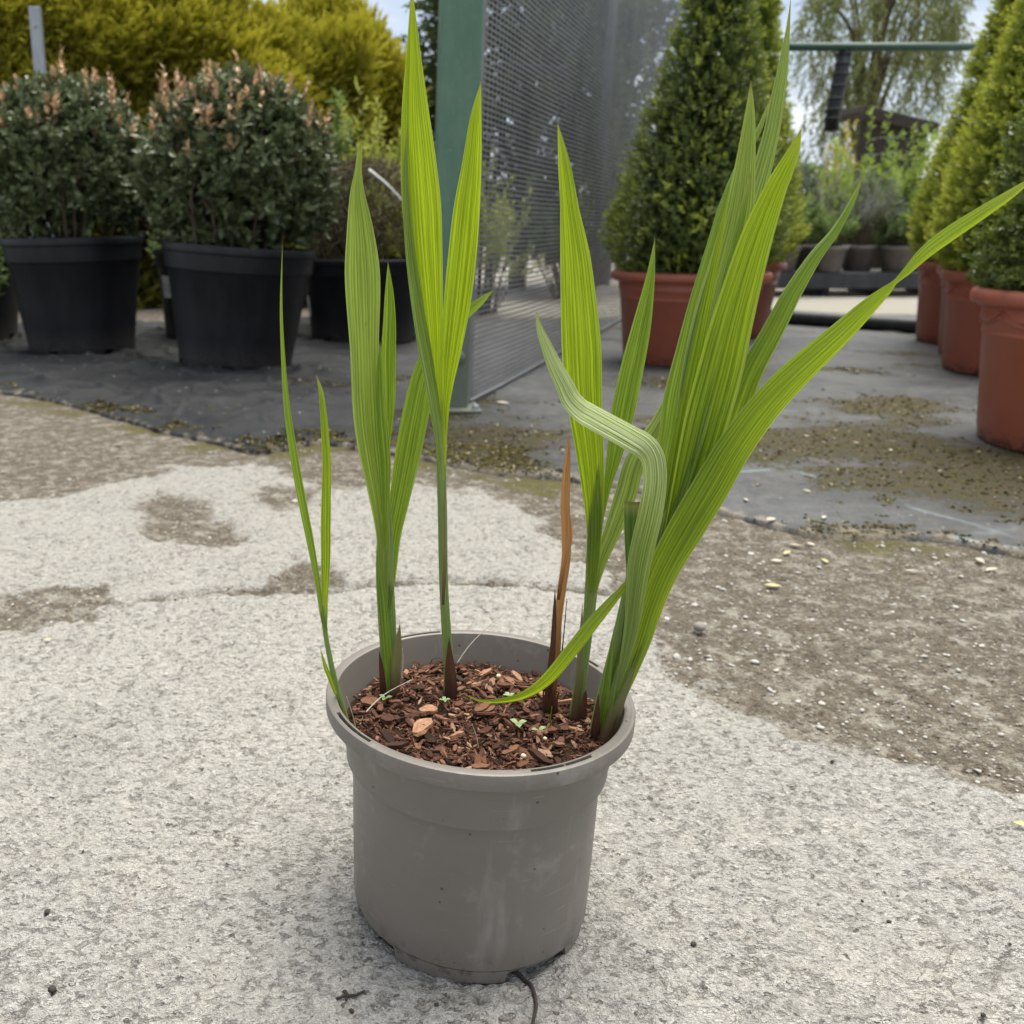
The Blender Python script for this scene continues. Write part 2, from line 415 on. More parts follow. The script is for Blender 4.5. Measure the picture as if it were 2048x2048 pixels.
for poly, soft in ((gpoly([(270, 1000), (330, 985), (430, 1000), (475, 1045), (460, 1085), (380, 1085), (300, 1080), (265, 1040)]), 0.03),
                   (gpoly([(-200, 1185), (0, 1178), (100, 1168), (200, 1170), (285, 1197), (240, 1217), (100, 1245), (0, 1262), (-200, 1290)]), 0.016),
                   (gpoly([(540, 1160), (560, 1135), (610, 1118), (660, 1128), (700, 1165), (640, 1185), (560, 1180)]), 0.022),
                   (gpoly([(480, 985), (560, 960), (660, 975), (640, 1010), (540, 1020)]), 0.035)):
    dirt = np.maximum(dirt, 0.80 * sstep(soft * 1.9, -soft * 1.9, poly_sdf(GX, GY, poly) + wob * 0.9))
crack_d = line_dist(GX, GY, [G(u, v) for u, v in ((280, 1197), (350, 1190), (420, 1180), (520, 1180), (640, 1182), (760, 1166), (900, 1160), (1050, 1166), (1250, 1188))]) + wob * 0.25
crack = sstep(0.026, 0.006, crack_d)
dirt = np.maximum(dirt, 1.0 * crack)
pale = sstep(-0.05, 0.5, fbm(GX * 3.1, GY * 3.1, 3, 77)) * sstep(0.02, -0.5, sd) * 0.0
on = 1 - sstep(0.3, 0.7, dirt)
crease = np.abs(vnoise(GX * 46 + 0.5 * vnoise(GX * 20, GY * 20, 31), GY * 46, 11))
crease2 = np.abs(vnoise(GX * 105, GY * 105, 13))
bigc = np.abs(fbm(GX * 13, GY * 13, 3, 21))
patchy = sstep(-0.35, 0.5, fbm(GX * 7, GY * 7, 3, 41))
near = sstep(4.0, 1.5, GY) * sstep(0.1, 0.3, GY)
hc = (0.0014 * np.minimum(crease * 3.0, 1) * (0.15 + patchy) + 0.0004 * np.minimum(crease2 * 2.5, 1) + 0.0036 * fbm(GX * 26, GY * 26, 3, 51, 0.62) + 0.0022 * np.minimum(fbm(GX * 58, GY * 66, 2, 55), 0.25) + 0.0030 * fbm(GX * 4, GY * 4, 2, 61)
      - 0.0022 * sstep(0.07, 0.0, bigc))
hd = -0.008 + 0.004 * fbm(GX * 18, GY * 18, 4, 71) + 0.0016 * vnoise(GX * 120, GY * 120, 73)
GZ = (on * hc + (1 - on) * hd) * near - 0.006 * (1 - near) - 0.010 * crack * near
crev_shade = np.clip(sstep(0.10, 0.0, crease) * (0.05 + 0.8 * patchy) + 0.9 * sstep(0.045, 0.0, bigc) + 0.2 * sstep(0.06, 0.0, crease2), 0, 1) * on
FAB_EDGE = [(-2600, 690), (-900, 745), (-300, 770), (0, 786), (100, 800), (180, 822), (300, 858), (420, 884), (520, 906), (580, 898), (640, 884), (720, 900), (830, 912), (900, 930), (1000, 948), (1100, 955), (1250, 975), (1400, 1012),
            (1500, 1042), (1640, 1075), (1760, 1072), (1860, 1078), (1950, 1092), (2048, 1113), (2300, 1150), (2900, 1200)]
fe = np.array([G(u, v)[:2] for u, v in FAB_EDGE]); fe = fe[np.argsort(fe[:, 0])]
to_edge = np.interp(GX, fe[:, 0], fe[:, 1]) - GY
moss = np.clip(1.0 - np.abs(to_edge - 0.02) / 0.34, 0, 1) * sstep(0.4, 0.8, dirt) * (0.45 + 0.35 * sstep(1.8, 0.4, GX)) * (0.75 + 1.1 * fbm(GX * 4, GY * 4, 3, 95))
path = sstep(6.75, 7.0, GY + 0.05 * fbm(GX * 3, GY * 3, 2, 91) - 0.10 * GX) * sstep(0.5, 1.5, GX)
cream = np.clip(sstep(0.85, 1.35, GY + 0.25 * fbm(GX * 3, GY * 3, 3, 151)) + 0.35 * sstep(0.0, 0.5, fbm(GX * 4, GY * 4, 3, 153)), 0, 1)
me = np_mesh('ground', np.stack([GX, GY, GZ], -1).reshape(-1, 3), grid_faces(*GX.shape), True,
             {'cream': cream.ravel(), 'dirt': dirt.ravel(), 'moss': moss.ravel(), 'crev_shade': crev_shade.ravel(), 'path': path.ravel()})
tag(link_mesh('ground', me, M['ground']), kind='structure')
def ground_z(x, y):
    i = np.clip(np.searchsorted(gy, y), 0, len(gy) - 1); j = np.clip(np.searchsorted(gx, x), 0, len(gx) - 1)
    return float(GZ[i, j])

# woven ground cover lying over the dirt, with folds, moss and printed lines
fxs = np.concatenate([np.linspace(-7, -2.2, 50)[:-1], np.linspace(-2.2, 4.2, 520), np.linspace(4.2, 8, 40)[1:]])
FT = np.concatenate([np.array([0, 0.0012, 0.004]), np.linspace(0.01, 1, 300)])
ye = np.interp(fxs, fe[:, 0], fe[:, 1]) + 0.020 * fbm(fxs * 5, fxs * 0 + 3, 3, 101)
back = 6.62 + 0.10 * fxs
FX = np.broadcast_to(fxs, (len(FT), len(fxs))); FY = ye[None] + FT[:, None] * (back - ye)[None]
de = FY - ye[None]
leftside = sstep(0.35, -0.2, FX)
FZ = 0.009 + 0.005 * fbm(FX * 2.2, FY * 3.2, 3, 111) + 0.0022 * fbm(FX * 7, FY * 7, 2, 113)
fold = np.abs(fbm(FX * 1.3 + 0.7 * FY, FY * 2.6 - 0.5 * FX, 2, 117))
FZ += leftside * (0.026 * sstep(0.24, 0.0, fold) + 0.014 * sstep(0.17, 0.0, np.abs(fbm(FX * 2.6 - 1.1 * FY, FY * 3.4 + FX, 2, 118)))) * sstep(0.0, 0.05, de) + 0.002 * leftside
cen = np.exp(-((FX - 0.75) / 0.35) ** 2) * sstep(0.7, 0.0, de)
FZ += cen * 0.022 * np.abs(vnoise(FX * 7, FY * 5, 119))
FZ = np.maximum(FZ, 0.004); FZ = 0.0035 + (FZ - 0.0035) * (0.15 + 0.85 * sstep(0.0, 0.12, de))
FZ[0] = -0.010
ang = 0.38
ru = FX * math.cos(ang) + FY * math.sin(ang) + 0.012 * fbm(FX * 2, FY * 2, 2, 121); rv = -FX * math.sin(ang) * 1 + FY * math.cos(ang)
G1 = G(1560, 940); gu = G1[0] * math.cos(ang) + G1[1] * math.sin(ang); gv = -G1[0] * math.sin(ang) + G1[1] * math.cos(ang)
fmoss = 0.36 + 0.70 * fbm(FX * 1.5, FY * 1.9, 4, 131)
fmoss += 0.70 * np.exp(-((FX - 1.75) / 0.55) ** 2 - ((FY - 2.55) / 0.5) ** 2) + 0.55 * sstep(0.22, 0.0, de) * sstep(0.0, 1.6, FX) + 0.5 * np.exp(-((FX - 2.3) / 0.5) ** 2 - ((FY - 2.0) / 0.35) ** 2)
fmoss += 0.38 * np.exp(-((FX + 0.12) / 0.28) ** 2) * sstep(0.30, 0.02, de) - 0.22 * leftside - 0.5 * np.exp(-((FX - 1.05) / 0.35) ** 2 - ((FY - 2.15) / 0.22) ** 2)
fmoss -= 0.25 * sstep(3.2, 4.2, FY)
thread = np.zeros_like(FX)
for k in range(-14, 15):
    thread = np.maximum(thread, sstep(0.010, 0.004, np.abs(ru - gu - k * 0.60)) * (0.2 if k % 2 else 0.75)); thread = np.maximum(thread, sstep(0.010, 0.004, np.abs(rv - gv - k * 0.60)) * 0.7)
thread *= sstep(-0.2, 0.35, fbm(FX * 4, FY * 4, 2, 141)) * sstep(0.05, 0.15, de) * (0.12 + 0.88 * np.exp(-((FX - 1.05) / 0.30) ** 2 - ((FY - 2.15) / 0.4) ** 2))
thread = np.maximum(thread, 0.9 * sstep(0.012, 0.004, np.abs(de - 0.018)) * sstep(1.28, 1.34, FX))
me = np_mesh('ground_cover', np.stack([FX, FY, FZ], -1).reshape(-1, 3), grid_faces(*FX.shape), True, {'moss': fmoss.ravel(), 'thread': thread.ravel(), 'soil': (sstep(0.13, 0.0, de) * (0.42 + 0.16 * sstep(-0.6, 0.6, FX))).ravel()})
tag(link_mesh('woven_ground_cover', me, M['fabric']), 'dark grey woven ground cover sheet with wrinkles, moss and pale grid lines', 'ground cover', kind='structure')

def fab_z(x, y):
    j = int(np.clip(np.searchsorted(fxs, x), 0, len(fxs) - 1)); i = int(np.clip(np.searchsorted(FY[:, j], y), 0, len(FT) - 1)); return float(FZ[i, j])

# ------------------------------------------------------------------ the grey pot
POT = np.array([0.1266, 0.785, 0.0015]); POT_H = 0.230; SOIL_Z = 0.2015
def pot_mat():
    b = NB('taupe_plastic'); o = b.obj(); z = b.n('SeparateXYZ', {0: o}).outputs[2]
    n1, n2, n3 = b.noise(o, 9.0, 4, 0.6), b.noise(o, 55.0, 4, 0.7), b.noise(o, 300.0, 2, 0.6)
    col = b.mix(b.ramp(n1, [(0.3, 0.0), (0.7, 1.0)]), (0.143, 0.126, 0.107), (0.164, 0.146, 0.126))
    smear = b.noise(b.map(o, (1.0, 1.0, 0.22)), 30.0, 4, 0.65)
    col = b.mix(b.ramp(smear, [(0.58, 0.0), (0.74, 0.40)]), col, (0.30, 0.285, 0.265))
    col = b.mix(b.ramp(b.noise(b.map(o, (1, 1, 1), (0.7, 0, 0.3)), 16.0, 4, 0.7), [(0.58, 0.0), (0.68, 0.32)]), col, (0.31, 0.29, 0.27))
    spk = b.ramp(b.voro(o, 46.0), [(0.05, 1.0), (0.08, 0.0)])
    col = b.mix(b.math('MULTIPLY', spk, 0.85), col, (0.035, 0.028, 0.022))
    low = b.math('MULTIPLY', b.ramp(n2, [(0.545, 0.0), (0.60, 1.0)]), b.ramp(z, [(0.010, 1.0), (0.034, 0.0)]))
    col = b.mix(b.math('MULTIPLY', low, 0.9), col, (0.04, 0.030, 0.022))
    film = b.math('MULTIPLY', b.ramp(n2, [(0.35, 0.0), (0.75, 0.5)]), b.ramp(z, [(0.0, 1.0), (0.07, 0.0)]))
    col = b.mix(film, col, (0.19, 0.165, 0.14))
    scr = b.ramp(b.noise(b.map(o, (0.3, 0.3, 5.0), (0, 0, 0), (0.3, 0.2, 0)), 60.0, 3, 0.6), [(0.66, 0.0), (0.72, 0.35)])
    col = b.mix(scr, col, (0.30, 0.285, 0.265))
    h = b.math('ADD', n3, b.math('MULTIPLY', n2, 0.5))
    rough = b.ramp(n2, [(0.2, 0.38), (0.8, 0.55)])
    return b.done(b.bsdf(col, rough, b.bump(h, 0.10, 0.001), 0.5))
M['pot'] = pot_mat()
def ang_of(u, v, z):
    g = G(u, v, z); return math.atan2(g[1] - POT[1], g[0] - POT[0])
def in_arc(a, lo, hi, edge=0.02):
    mid = (lo + hi) / 2; half = abs(hi - lo) / 2
    d = np.abs((a - mid + np.pi) % (2 * np.pi) - np.pi)
    return sstep(half + edge, half - edge * 0.2, d)
SLOTS = []
for (u0, v0), (u1, v1), k in (((664, 1428), (722, 1493), 3), ((1066, 1549), (1188, 1511), 2), ((1178, 1313), (1210, 1331), 1), ((803, 1276), (880, 1262), 2)):
    a0, a1 = ang_of(u0, v0, 0.231), ang_of(u1, v1, 0.231)
    for q in range(k):
        SLOTS.append((a0 + (a1 - a0) * (q + 0.05) / k, a0 + (a1 - a0) * (q + 0.92) / k))
n0, n1_ = ang_of(1012, 1962, 0.0), ang_of(1108, 1905, 0.0)
NOTCH = [(n0 + q * math.pi / 2, n1_ + q * math.pi / 2) for q in range(4)]
NA = 600
def pot_profile(a):
    sl = np.zeros_like(a); nt = np.zeros_like(a)
    for lo, hi in SLOTS: sl = np.maximum(sl, in_arc(a, lo, hi, 0.008))
    for lo, hi in NOTCH: nt = np.maximum(nt, in_arc(a, lo, hi, 0.03))
    base = [(0.0001, 0.0118), (0.1062, 0.0118), (0.1064, 0.0002), (0.1100, 0.0), (0.1106, 0.0010), (0.1116, 0.0125), (0.1118, 0.0138), (0.1106, 0.0142), (0.1108, 0.0152), (0.1130, 0.0158), (0.1134, 0.0172),
            (0.1140, 0.05), (0.1146, 0.10), (0.1149, 0.145), (0.1150, 0.1642), (0.1153, 0.1650), (0.1202, 0.1651), (0.1210, 0.1656), (0.1213, 0.1667), (0.1210, 0.1680), (0.1210, 0.1695), (0.1234, 0.185), (0.1266, 0.2040), (0.1280, 0.2130), (0.1288, 0.2142), (0.1390, 0.2144),
            (0.1400, 0.2150), (0.1404, 0.2163), (0.1404, 0.2280), (0.1400, 0.2293), (0.1388, 0.2299), (0.1376, 0.2300),
            (0.1366, 0.2300), (0.1364, 0.2298), (0.1334, 0.2298), (0.1332, 0.2300), (0.1320, 0.2300), (0.1308, 0.2294), (0.1302, 0.2275), (0.1276, 0.2150), (0.1236, 0.2000), (0.1180, 0.180), (0.112, 0.15)]
    P = np.tile(np.array(base, float)[None], (len(a), 1, 1))
    for k in (2, 3, 4): P[:, k, 1] = np.maximum(P[:, k, 1], nt * 0.0112)
    for k in (33, 34): P[:, k, 1] -= sl * 0.009   # index of the slot floor
    wob = 1 + 0.0016 * np.cos(2 * a + 0.4)
    P[:, :, 0] *= wob[:, None]
    return P
pot = lathe('flower_pot', pot_profile, M['pot'], None, NA, tuple(POT))
autosmooth(pot, 40)
tag(pot, 'round taupe grey plastic pot holding the green sword leaves, standing on concrete', 'pot')

# ------------------------------------------------------------------ bark mulch in the pot
def bark_mat(name, island):
    b = NB(name); o = b.obj()
    r = b.n('NewGeometry').outputs['Random Per Island'] if island else b.n('ObjectInfo').outputs['Random']
    col = b.ramp(r, [(0.0, (0.030, 0.017, 0.011)), (0.25, (0.085, 0.036, 0.020)), (0.55, (0.150, 0.062, 0.034)), (0.78, (0.215, 0.098, 0.056)), (0.93, (0.30, 0.165, 0.098)), (1.0, (0.43, 0.28, 0.175))])
    g = b.noise(b.map(o, (0.25, 1.6, 1.6)), 900.0 if island else 5.0, 3, 0.7)
    col = b.mix(b.ramp(g, [(0.30, 0.65), (0.62, 0.0)]), col, (0.020, 0.011, 0.008))
    return b.done(b.bsdf(col, 0.85, b.bump(g, 0.5, 0.0012), 0.25))
M['bark'] = bark_mat('bark_chip', False)
M['bark_fine'] = bark_mat('bark_shred', True)
M['compost'] = simple('dark_compost', (0.022, 0.013, 0.009), (0.060, 0.034, 0.022), 160, 0.95, 0.1, 0.8, 220)
def soil_h(x, y):
    return SOIL_Z + 0.004 * vnoise(x * 22 + 3, y * 22, 201) + 0.0035 * vnoise(x * 60, y * 60, 203) - 0.03 * (x - POT[0]) * 0.4
rr = np.linspace(0, 0.1232, 40); aa = np.linspace(0, 2 * np.pi, 120, endpoint=False)
SX = POT[0] + rr[:, None] * np.cos(aa)[None]; SY = POT[1] + rr[:, None] * np.sin(aa)[None]
mulch_root = empty('bark_mulch', (POT[0], POT[1], SOIL_Z))
tag(mulch_root, 'reddish brown bark mulch filling the grey plastic pot', 'mulch')
me = np_mesh('compost', np.stack([SX - POT[0], SY - POT[1], soil_h(SX, SY) - 0.004 - SOIL_Z], -1).reshape(-1, 3), grid_faces(40, 120, True))
link_mesh('compost', me, M['compost'], mulch_root)
def chip_verts(r, rag=0.28):
    """a split sliver of bark: tapered, skewed, ragged ends"""
    k = 5; xs = np.linspace(-0.5, 0.5, k)
    w = (0.5 - 0.30 * np.abs(xs * 2) ** 2.2) * (1 + rag * (r.random(k) - 0.5)); off = 0.16 * (r.random(k) - 0.5); zc = 0.28 * (r.random(k) - 0.5)
    V = []
    for i in range(k):
        for sy, sz in ((-1, -1), (1, -1), (1, 1), (-1, 1)):
            V.append((xs[i] + 0.10 * (r.random() - 0.5), off[i] + sy * w[i] * (0.85 + 0.3 * r.random()), zc[i] + sz * 0.5 * (0.7 + 0.5 * r.random())))
    return np.array(V)
CH_F = [grid_faces(5, 4, True), np.array([[3, 2, 1, 0], [16, 17, 18, 19]])]
chip_meshes = []
for k in range(16):
    m_ = np_mesh('bark_chip', chip_verts(np.random.default_rng(300 + k)), CH_F, False); m_.materials.append(M['bark']); chip_meshes.append(m_)
def disk_pts(n, rmax):
    r = rmax * np.sqrt(rng.random(n)); a = rng.random(n) * 2 * np.pi
    return POT[0] + r * np.cos(a), POT[1] + r * np.sin(a)
def euler_mats(ax, ay, az):
    ca, sa, cb, sb, cc, sc = np.cos(ax), np.sin(ax), np.cos(ay), np.sin(ay), np.cos(az), np.sin(az)
    return np.stack([np.stack([cb * cc, sa * sb * cc - ca * sc, ca * sb * cc + sa * sc], -1), np.stack([cb * sc, sa * sb * sc + ca * cc, ca * sb * sc - sa * cc], -1), np.stack([-sb, sa * cb, ca * cb], -1)], -2)
# fine shreds, too many and too small to pick apart
nf = 4200
fxp, fyp = disk_pts(nf, 0.1200)
L = 0.0025 + 0.008 * rng.random(nf) ** 1.6; W = L * (0.12 + 0.25 * rng.random(nf)); T = np.minimum(W * 0.6, 0.0012) + 0.0003
base = np.stack([chip_verts(np.random.default_rng(500 + k), 0.5) for k in range(24)])[rng.integers(0, 24, nf)]
V = base * np.stack([L, W, T], -1)[:, None]
Rm = euler_mats(rng.normal(0, 0.5, nf), rng.normal(0, 0.35, nf), rng.random(nf) * 6.28)
V = np.einsum('nij,nkj->nki', Rm, V) + np.stack([fxp, fyp, soil_h(fxp, fyp) - 0.001 + 0.003 * rng.random(nf)], -1)[:, None] - np.array([POT[0], POT[1], SOIL_Z])
off = (np.arange(nf) * 20)[:, None, None]
me = np_mesh('bark_shreds', V.reshape(-1, 3), [(CH_F[0][None] + off).reshape(-1, 4), (CH_F[1][None] + off).reshape(-1, 4)], False)
tag(link_mesh('bark_shreds', me, M['bark_fine'], mulch_root), kind='stuff')
cx, cy = disk_pts(285, 0.1145)
cl = 0.0075 + 0.0115 * rng.random(285) ** 1.5
chips = [(x, y, l, l * (0.22 + 0.28 * rng.random()), 0.0016 + 0.0014 * rng.random(), rng.random() * 6.28) for x, y, l in zip(cx, cy, cl)]
for (u, v, l, w, a) in ((845, 1455, 0.031, 0.014, 1.05), (857, 1414, 0.018, 0.011, 0.2), (825, 1428, 0.016, 0.007, 0.6), (966, 1417, 0.020, 0.009, 0.7), (955, 1527, 0.016, 0.0065, 1.3), (1080, 1514, 0.026, 0.006, -1.0),
                        (915, 1472, 0.014, 0.004, 0.4), (1140, 1400, 0.042, 0.004, -0.22), (775, 1440, 0.013, 0.012, 0.9), (740, 1400, 0.016, 0.013, 0.3), (793, 1490, 0.019, 0.007, 0.2), (960, 1540, 0.014, 0.009, 0.1), (1010, 1370, 0.016, 0.007, -0.2), (700, 1535, 0.015, 0.006, 0.1)):
    g = G(u, v, SOIL_Z + 0.006)
    if math.hypot(g[0] - POT[0], g[1] - POT[1]) < 0.114: chips.append((g[0], g[1], l, w, 0.0034, a))
M['bark_pale'] = simple('pale_inner_bark', (0.26, 0.125, 0.068), (0.46, 0.27, 0.165), 3, 0.85, 0.25, 0.5, 6)
pale_chip = np_mesh('bark_chip', chip_verts(np.random.default_rng(777)), CH_F, False); pale_chip.materials.append(M['bark_pale'])
for i, (x, y, l, w, t, a) in enumerate(chips):
    big = i >= 285
    o = link_mesh('bark_chip', pale_chip if i in (285, 286, 291, 292) or (i < 285 and i % 37 == 5) else chip_meshes[i % 16], None, mulch_root, (x - POT[0], y - POT[1], float(soil_h(x, y)) - SOIL_Z + (0.005 if big else 0.0012 + 0.0035 * rng.random())),
                  (rng.normal(0, 0.12 if big else 0.38), rng.normal(0, 0.10 if big else 0.25), a), (l, w, t))

# ------------------------------------------------------------------ sword leaves
def blade_mat(name, c_dark, c_light, t_col, trans, pale=0.0):
    b = NB(name); uv = b.n('UVMap').outputs[0]; along, edge = b.attr('along'), b.attr('edge')
    ux = b.n('SeparateXYZ', {0: uv}).outputs[0]
    s1 = b.noise(b.map(uv, (0.42, 0.0035, 1)), 1.0, 3, 0.7); s2 = b.noise(b.map(uv, (2.2, 0.010, 1)), 1.0, 2, 0.6)
    blot = b.noise(b.map(uv, (0.03, 0.012, 1)), 1.0, 3, 0.6)
    vein = b.math('SINE', b.math('ADD', b.math('MULTIPLY', ux, 2.15), b.math('MULTIPLY', s1, 17.0)))                  # ribs about 3 mm apart
    v = b.math('ADD', b.math('MULTIPLY', s1, 0.55), b.math('MULTIPLY', s2, 0.30)); v = b.math('ADD', v, b.math('MULTIPLY', vein, 0.085)); v = b.math('ADD', v, 0.075)
    stripe = b.ramp(v, [(0.34, 0.0), (0.64, 1.0)])
    col = b.mix(stripe, c_dark, c_light)
    col = b.mix(b.ramp(blot, [(0.35, 0.0), (0.7, 0.4)]), col, c_light)
    col = b.mix(b.ramp(b.math('ABSOLUTE', vein), [(0.0, 0.45), (0.22, 0.0)]), col, tuple(0.45 * x for x in c_dark))
    col = b.mix(b.ramp(along, [(0.0, 0.35), (0.25, 0.0)]), col, (0.23, 0.30, 0.075))
    col = b.mix(b.ramp(along, [(0.90, 0.0), (0.975, 0.6)]), col, (0.40, 0.38, 0.12))
    col = b.mix(b.ramp(along, [(0.972, 0.0), (0.99, 0.9)]), col, (0.22, 0.12, 0.045))
    col = b.mix(b.ramp(edge, [(0.88, 0.0), (0.96, 0.75)]), col, (0.42, 0.50, 0.17))
    spot = b.ramp(b.voro(b.map(uv, (0.06, 0.022, 1)), 1.0), [(0.045, 1.0), (0.075, 0.0)])
    col = b.mix(b.math('MULTIPLY', spot, 0.75), col, (0.10, 0.062, 0.02))
    if pale: col = b.mix(b.math('MULTIPLY', b.ramp(v, [(0.40, 0.0), (0.60, pale)]), b.ramp(along, [(0.36, 0.12), (0.54, 1.0)])), col, (0.70, 0.75, 0.46))  # sky reflection on the bent upper part, painted as pale stripes
    tc = b.mix(stripe, tuple(0.42 * x for x in t_col), t_col)
    tc = b.mix(b.ramp(b.math('ABSOLUTE', vein), [(0.0, 0.5), (0.25, 0.0)]), tc, tuple(0.25 * x for x in t_col))
    hh = b.math('ADD', s1, b.math('MULTIPLY', s2, 0.5)); hh = b.math('ADD', hh, b.math('MULTIPLY', b.math('ABSOLUTE', vein), 0.5))
    nrm = b.bump(hh, 0.55, 0.0016)
    p = b.bsdf(col, 0.40, nrm, 0.45)
    tr = b.n('BsdfTranslucent', {'Color': tc, 'Normal': nrm}).outputs[0]
    return b.done(b.n('MixShader', {0: trans, 1: p, 2: tr}).outputs[0])
M['leaf'] = blade_mat('sword_leaf_green', (0.045, 0.108, 0.008), (0.205, 0.325, 0.044), (0.38, 0.55, 0.018), 0.44)
M['leaf_bright'] = blade_mat('sword_leaf_bright', (0.068, 0.142, 0.006), (0.265, 0.395, 0.030), (0.53, 0.70, 0.008), 0.52)  # brighter, more translucent version of the leaf green
M['leaf_grey'] = blade_mat('sword_leaf_grey_green', (0.080, 0.150, 0.026), (0.265, 0.360, 0.085), (0.42, 0.56, 0.036), 0.40)
M['leaf_skylit'] = blade_mat('sword_leaf_skylit', (0.090, 0.170, 0.020), (0.28, 0.38, 0.080), (0.38, 0.52, 0.04), 0.36, 0.85)
M['leaf_dark'] = blade_mat('sword_leaf_dark', (0.018, 0.050, 0.006), (0.090, 0.155, 0.026), (0.14, 0.26, 0.010), 0.3)
M['stem'] = blade_mat('sword_leaf_stem', (0.105, 0.180, 0.030), (0.250, 0.340, 0.090), (0.3, 0.4, 0.05), 0.0)
def dry_mat(name, a, c, d, trans=0.15):
    b = NB(name); uv = b.n('UVMap').outputs[0]
    s = b.noise(b.map(uv, (0.9, 0.01, 1)), 1.0, 3, 0.7)
    col = b.mix(b.ramp(s, [(0.3, 0.0), (0.7, 1.0)]), a, c)
    col = b.mix(b.ramp(b.attr('along'), [(0.0, 0.95), (0.42, 0.0)]), col, d)
    p = b.bsdf(col, 0.6, b.bump(s, 0.5, 0.001), 0.3)
    tr = b.n('BsdfTranslucent', {'Color': col}).outputs[0]
    return b.done(b.n('MixShader', {0: trans, 1: p, 2: tr}).outputs[0])
M['dry'] = dry_mat('dried_leaf', (0.30, 0.125, 0.036), (0.50, 0.27, 0.10), (0.085, 0.030, 0.014), 0.25)
M['dry_dark'] = dry_mat('dried_leaf_dark', (0.060, 0.022, 0.012), (0.12, 0.05, 0.026), (0.03, 0.014, 0.009))
M['sheath'] = dry_mat('papery_sheath', (0.13, 0.14, 0.045), (0.20, 0.19, 0.075), (0.075, 0.030, 0.020), 0.2)
M['straw'] = simple('dry_straw', (0.36, 0.31, 0.24), (0.50, 0.45, 0.37), 200, 0.7)

def blade(parent, pts, y0, y1, mat, yaw=0.0, fold=0.0, pleat=0.020, ridges=4, rows=56, cols=33, name='leaf', c0=0.0, bulge=0.0, flat_end=False, wave=0.0):
    """a pleated sword leaf: pts are (u, v, width[, yaw]) from base to tip, y0..y1 its distance at base and tip"""
    A = np.array([(p[0], p[1], p[2], p[3] if len(p) > 3 else yaw) for p in pts], float)
    C = catmull(A, rows); C[:, 2] = np.maximum(C[:, 2], 0.3)
    s = np.concatenate([[0], np.cumsum(np.hypot(np.diff(C[:, 0]), np.diff(C[:, 1])))]); s /= s[-1]
    Y = y0 + (y1 - y0) * s + bulge * np.sin(np.pi * s)
    P = np.array([AT(u, v, y) for u, v, y in zip(C[:, 0], C[:, 1], Y)])
    dep = np.array([depth(p) for p in P])
    yw = np.radians(C[:, 3])
    w = C[:, 2] * dep / F / np.cos(yw)
    T = unit(np.gradient(P, axis=0)); Vd = unit(P - np.array([0, 0, CAM_Z]))
    S0 = unit(np.cross(T, Vd)); N0 = np.cross(S0, T)
    S = np.cos(yw)[:, None] * S0 + np.sin(yw)[:, None] * N0; N = -np.sin(yw)[:, None] * S0 + np.cos(yw)[:, None] * N0
    c = np.linspace(-1, 1, cols)
    tri = np.cos(c * ridges * np.pi * 1.0) * (0.7 + 0.3 * np.cos(c * 5.1 + 1))
    prof = 1.5 * pleat * tri[None] * np.clip(1.2 - s[:, None] * 0.9, 0.3, 1) + fold * np.abs(c - c0)[None]
    if wave: prof = prof + wave * np.sin(s * 17)[:, None] * c[None]
    V = P[:, None] + S[:, None] * (c[None, :, None] * w[:, None, None] / 2) + N[:, None] * (prof * w[:, None])[..., None]
    ln = np.linalg.norm(np.diff(P, axis=0), axis=1).sum()
    UV = np.stack([np.broadcast_to((c * 0.5 + 0.5)[None] * w.max() * 1000, (rows, cols)) + parent.get('_s', 0), np.broadcast_to(s[:, None] * ln * 1000, (rows, cols))], -1)
    parent['_s'] = parent.get('_s', 0) + 61.7
    me = np_mesh(name, V.reshape(-1, 3), grid_faces(rows, cols), True,
                 {'edge': np.broadcast_to(np.abs(c)[None], (rows, cols)).ravel(), 'along': np.broadcast_to(s[:, None], (rows, cols)).ravel()}, UV.reshape(-1, 2))
    o = link_mesh(name, me, mat, None)
    o.parent = parent; o.location = -Vector(parent.location)
    return o

def stalk(parent, pts, y0, y1, mat, flat=0.55, name='stem', rows=30):
    C = catmull(np.array(pts, float), rows); s = np.linspace(0, 1, rows)
    P = np.array([AT(u, v, y0 + (y1 - y0) * q) for (u, v), q in zip(C[:, :2], s)])
    rad = C[:, 2] / 2 * np.array([depth(p) for p in P]) / F
    o = tube(name, P - np.array(parent.location), rad, mat, parent, 16, flat)
    return o

def shoot(u, v, label, cat='leaf shoot'):
    g = G(u, v, SOIL_Z)
    r = empty('leaf_shoot', tuple(g)); tag(r, label, cat, 'shoots growing in the grey pot')
    return r, g[1]

# thin pair of blades at the left rim
A_, ya = shoot(695, 1452, 'thin pair of narrow green blades leaning out over the left rim of the grey pot')
stalk(A_, [(697, 1462, 15), (670, 1363, 12), (653, 1280, 10), (646, 1225, 9), (645, 1205, 1)], ya, ya - 0.003, M['stem'])
blade(A_, [(651, 1262, 9), (643, 1226, 9), (635, 1168, 11), (620, 1085, 15), (601, 990, 17), (585, 899, 16), (572, 803, 12), (565, 700, 8), (562, 605, 5), (565, 481, 0)], ya - 0.003, ya - 0.03, M['leaf'], 20, 0.15, 0.012, 2)
blade(A_, [(650, 1262, 8), (651, 1234, 9), (650, 1189, 13), (652, 1114, 19), (652, 1052, 20), (653, 990, 19), (654, 932, 18), (651, 874, 16), (647, 824, 13), (642, 783, 9), (632, 748, 0)], ya - 0.004, ya + 0.02, M['leaf_bright'], -15, 0.12, 0.012, 3)
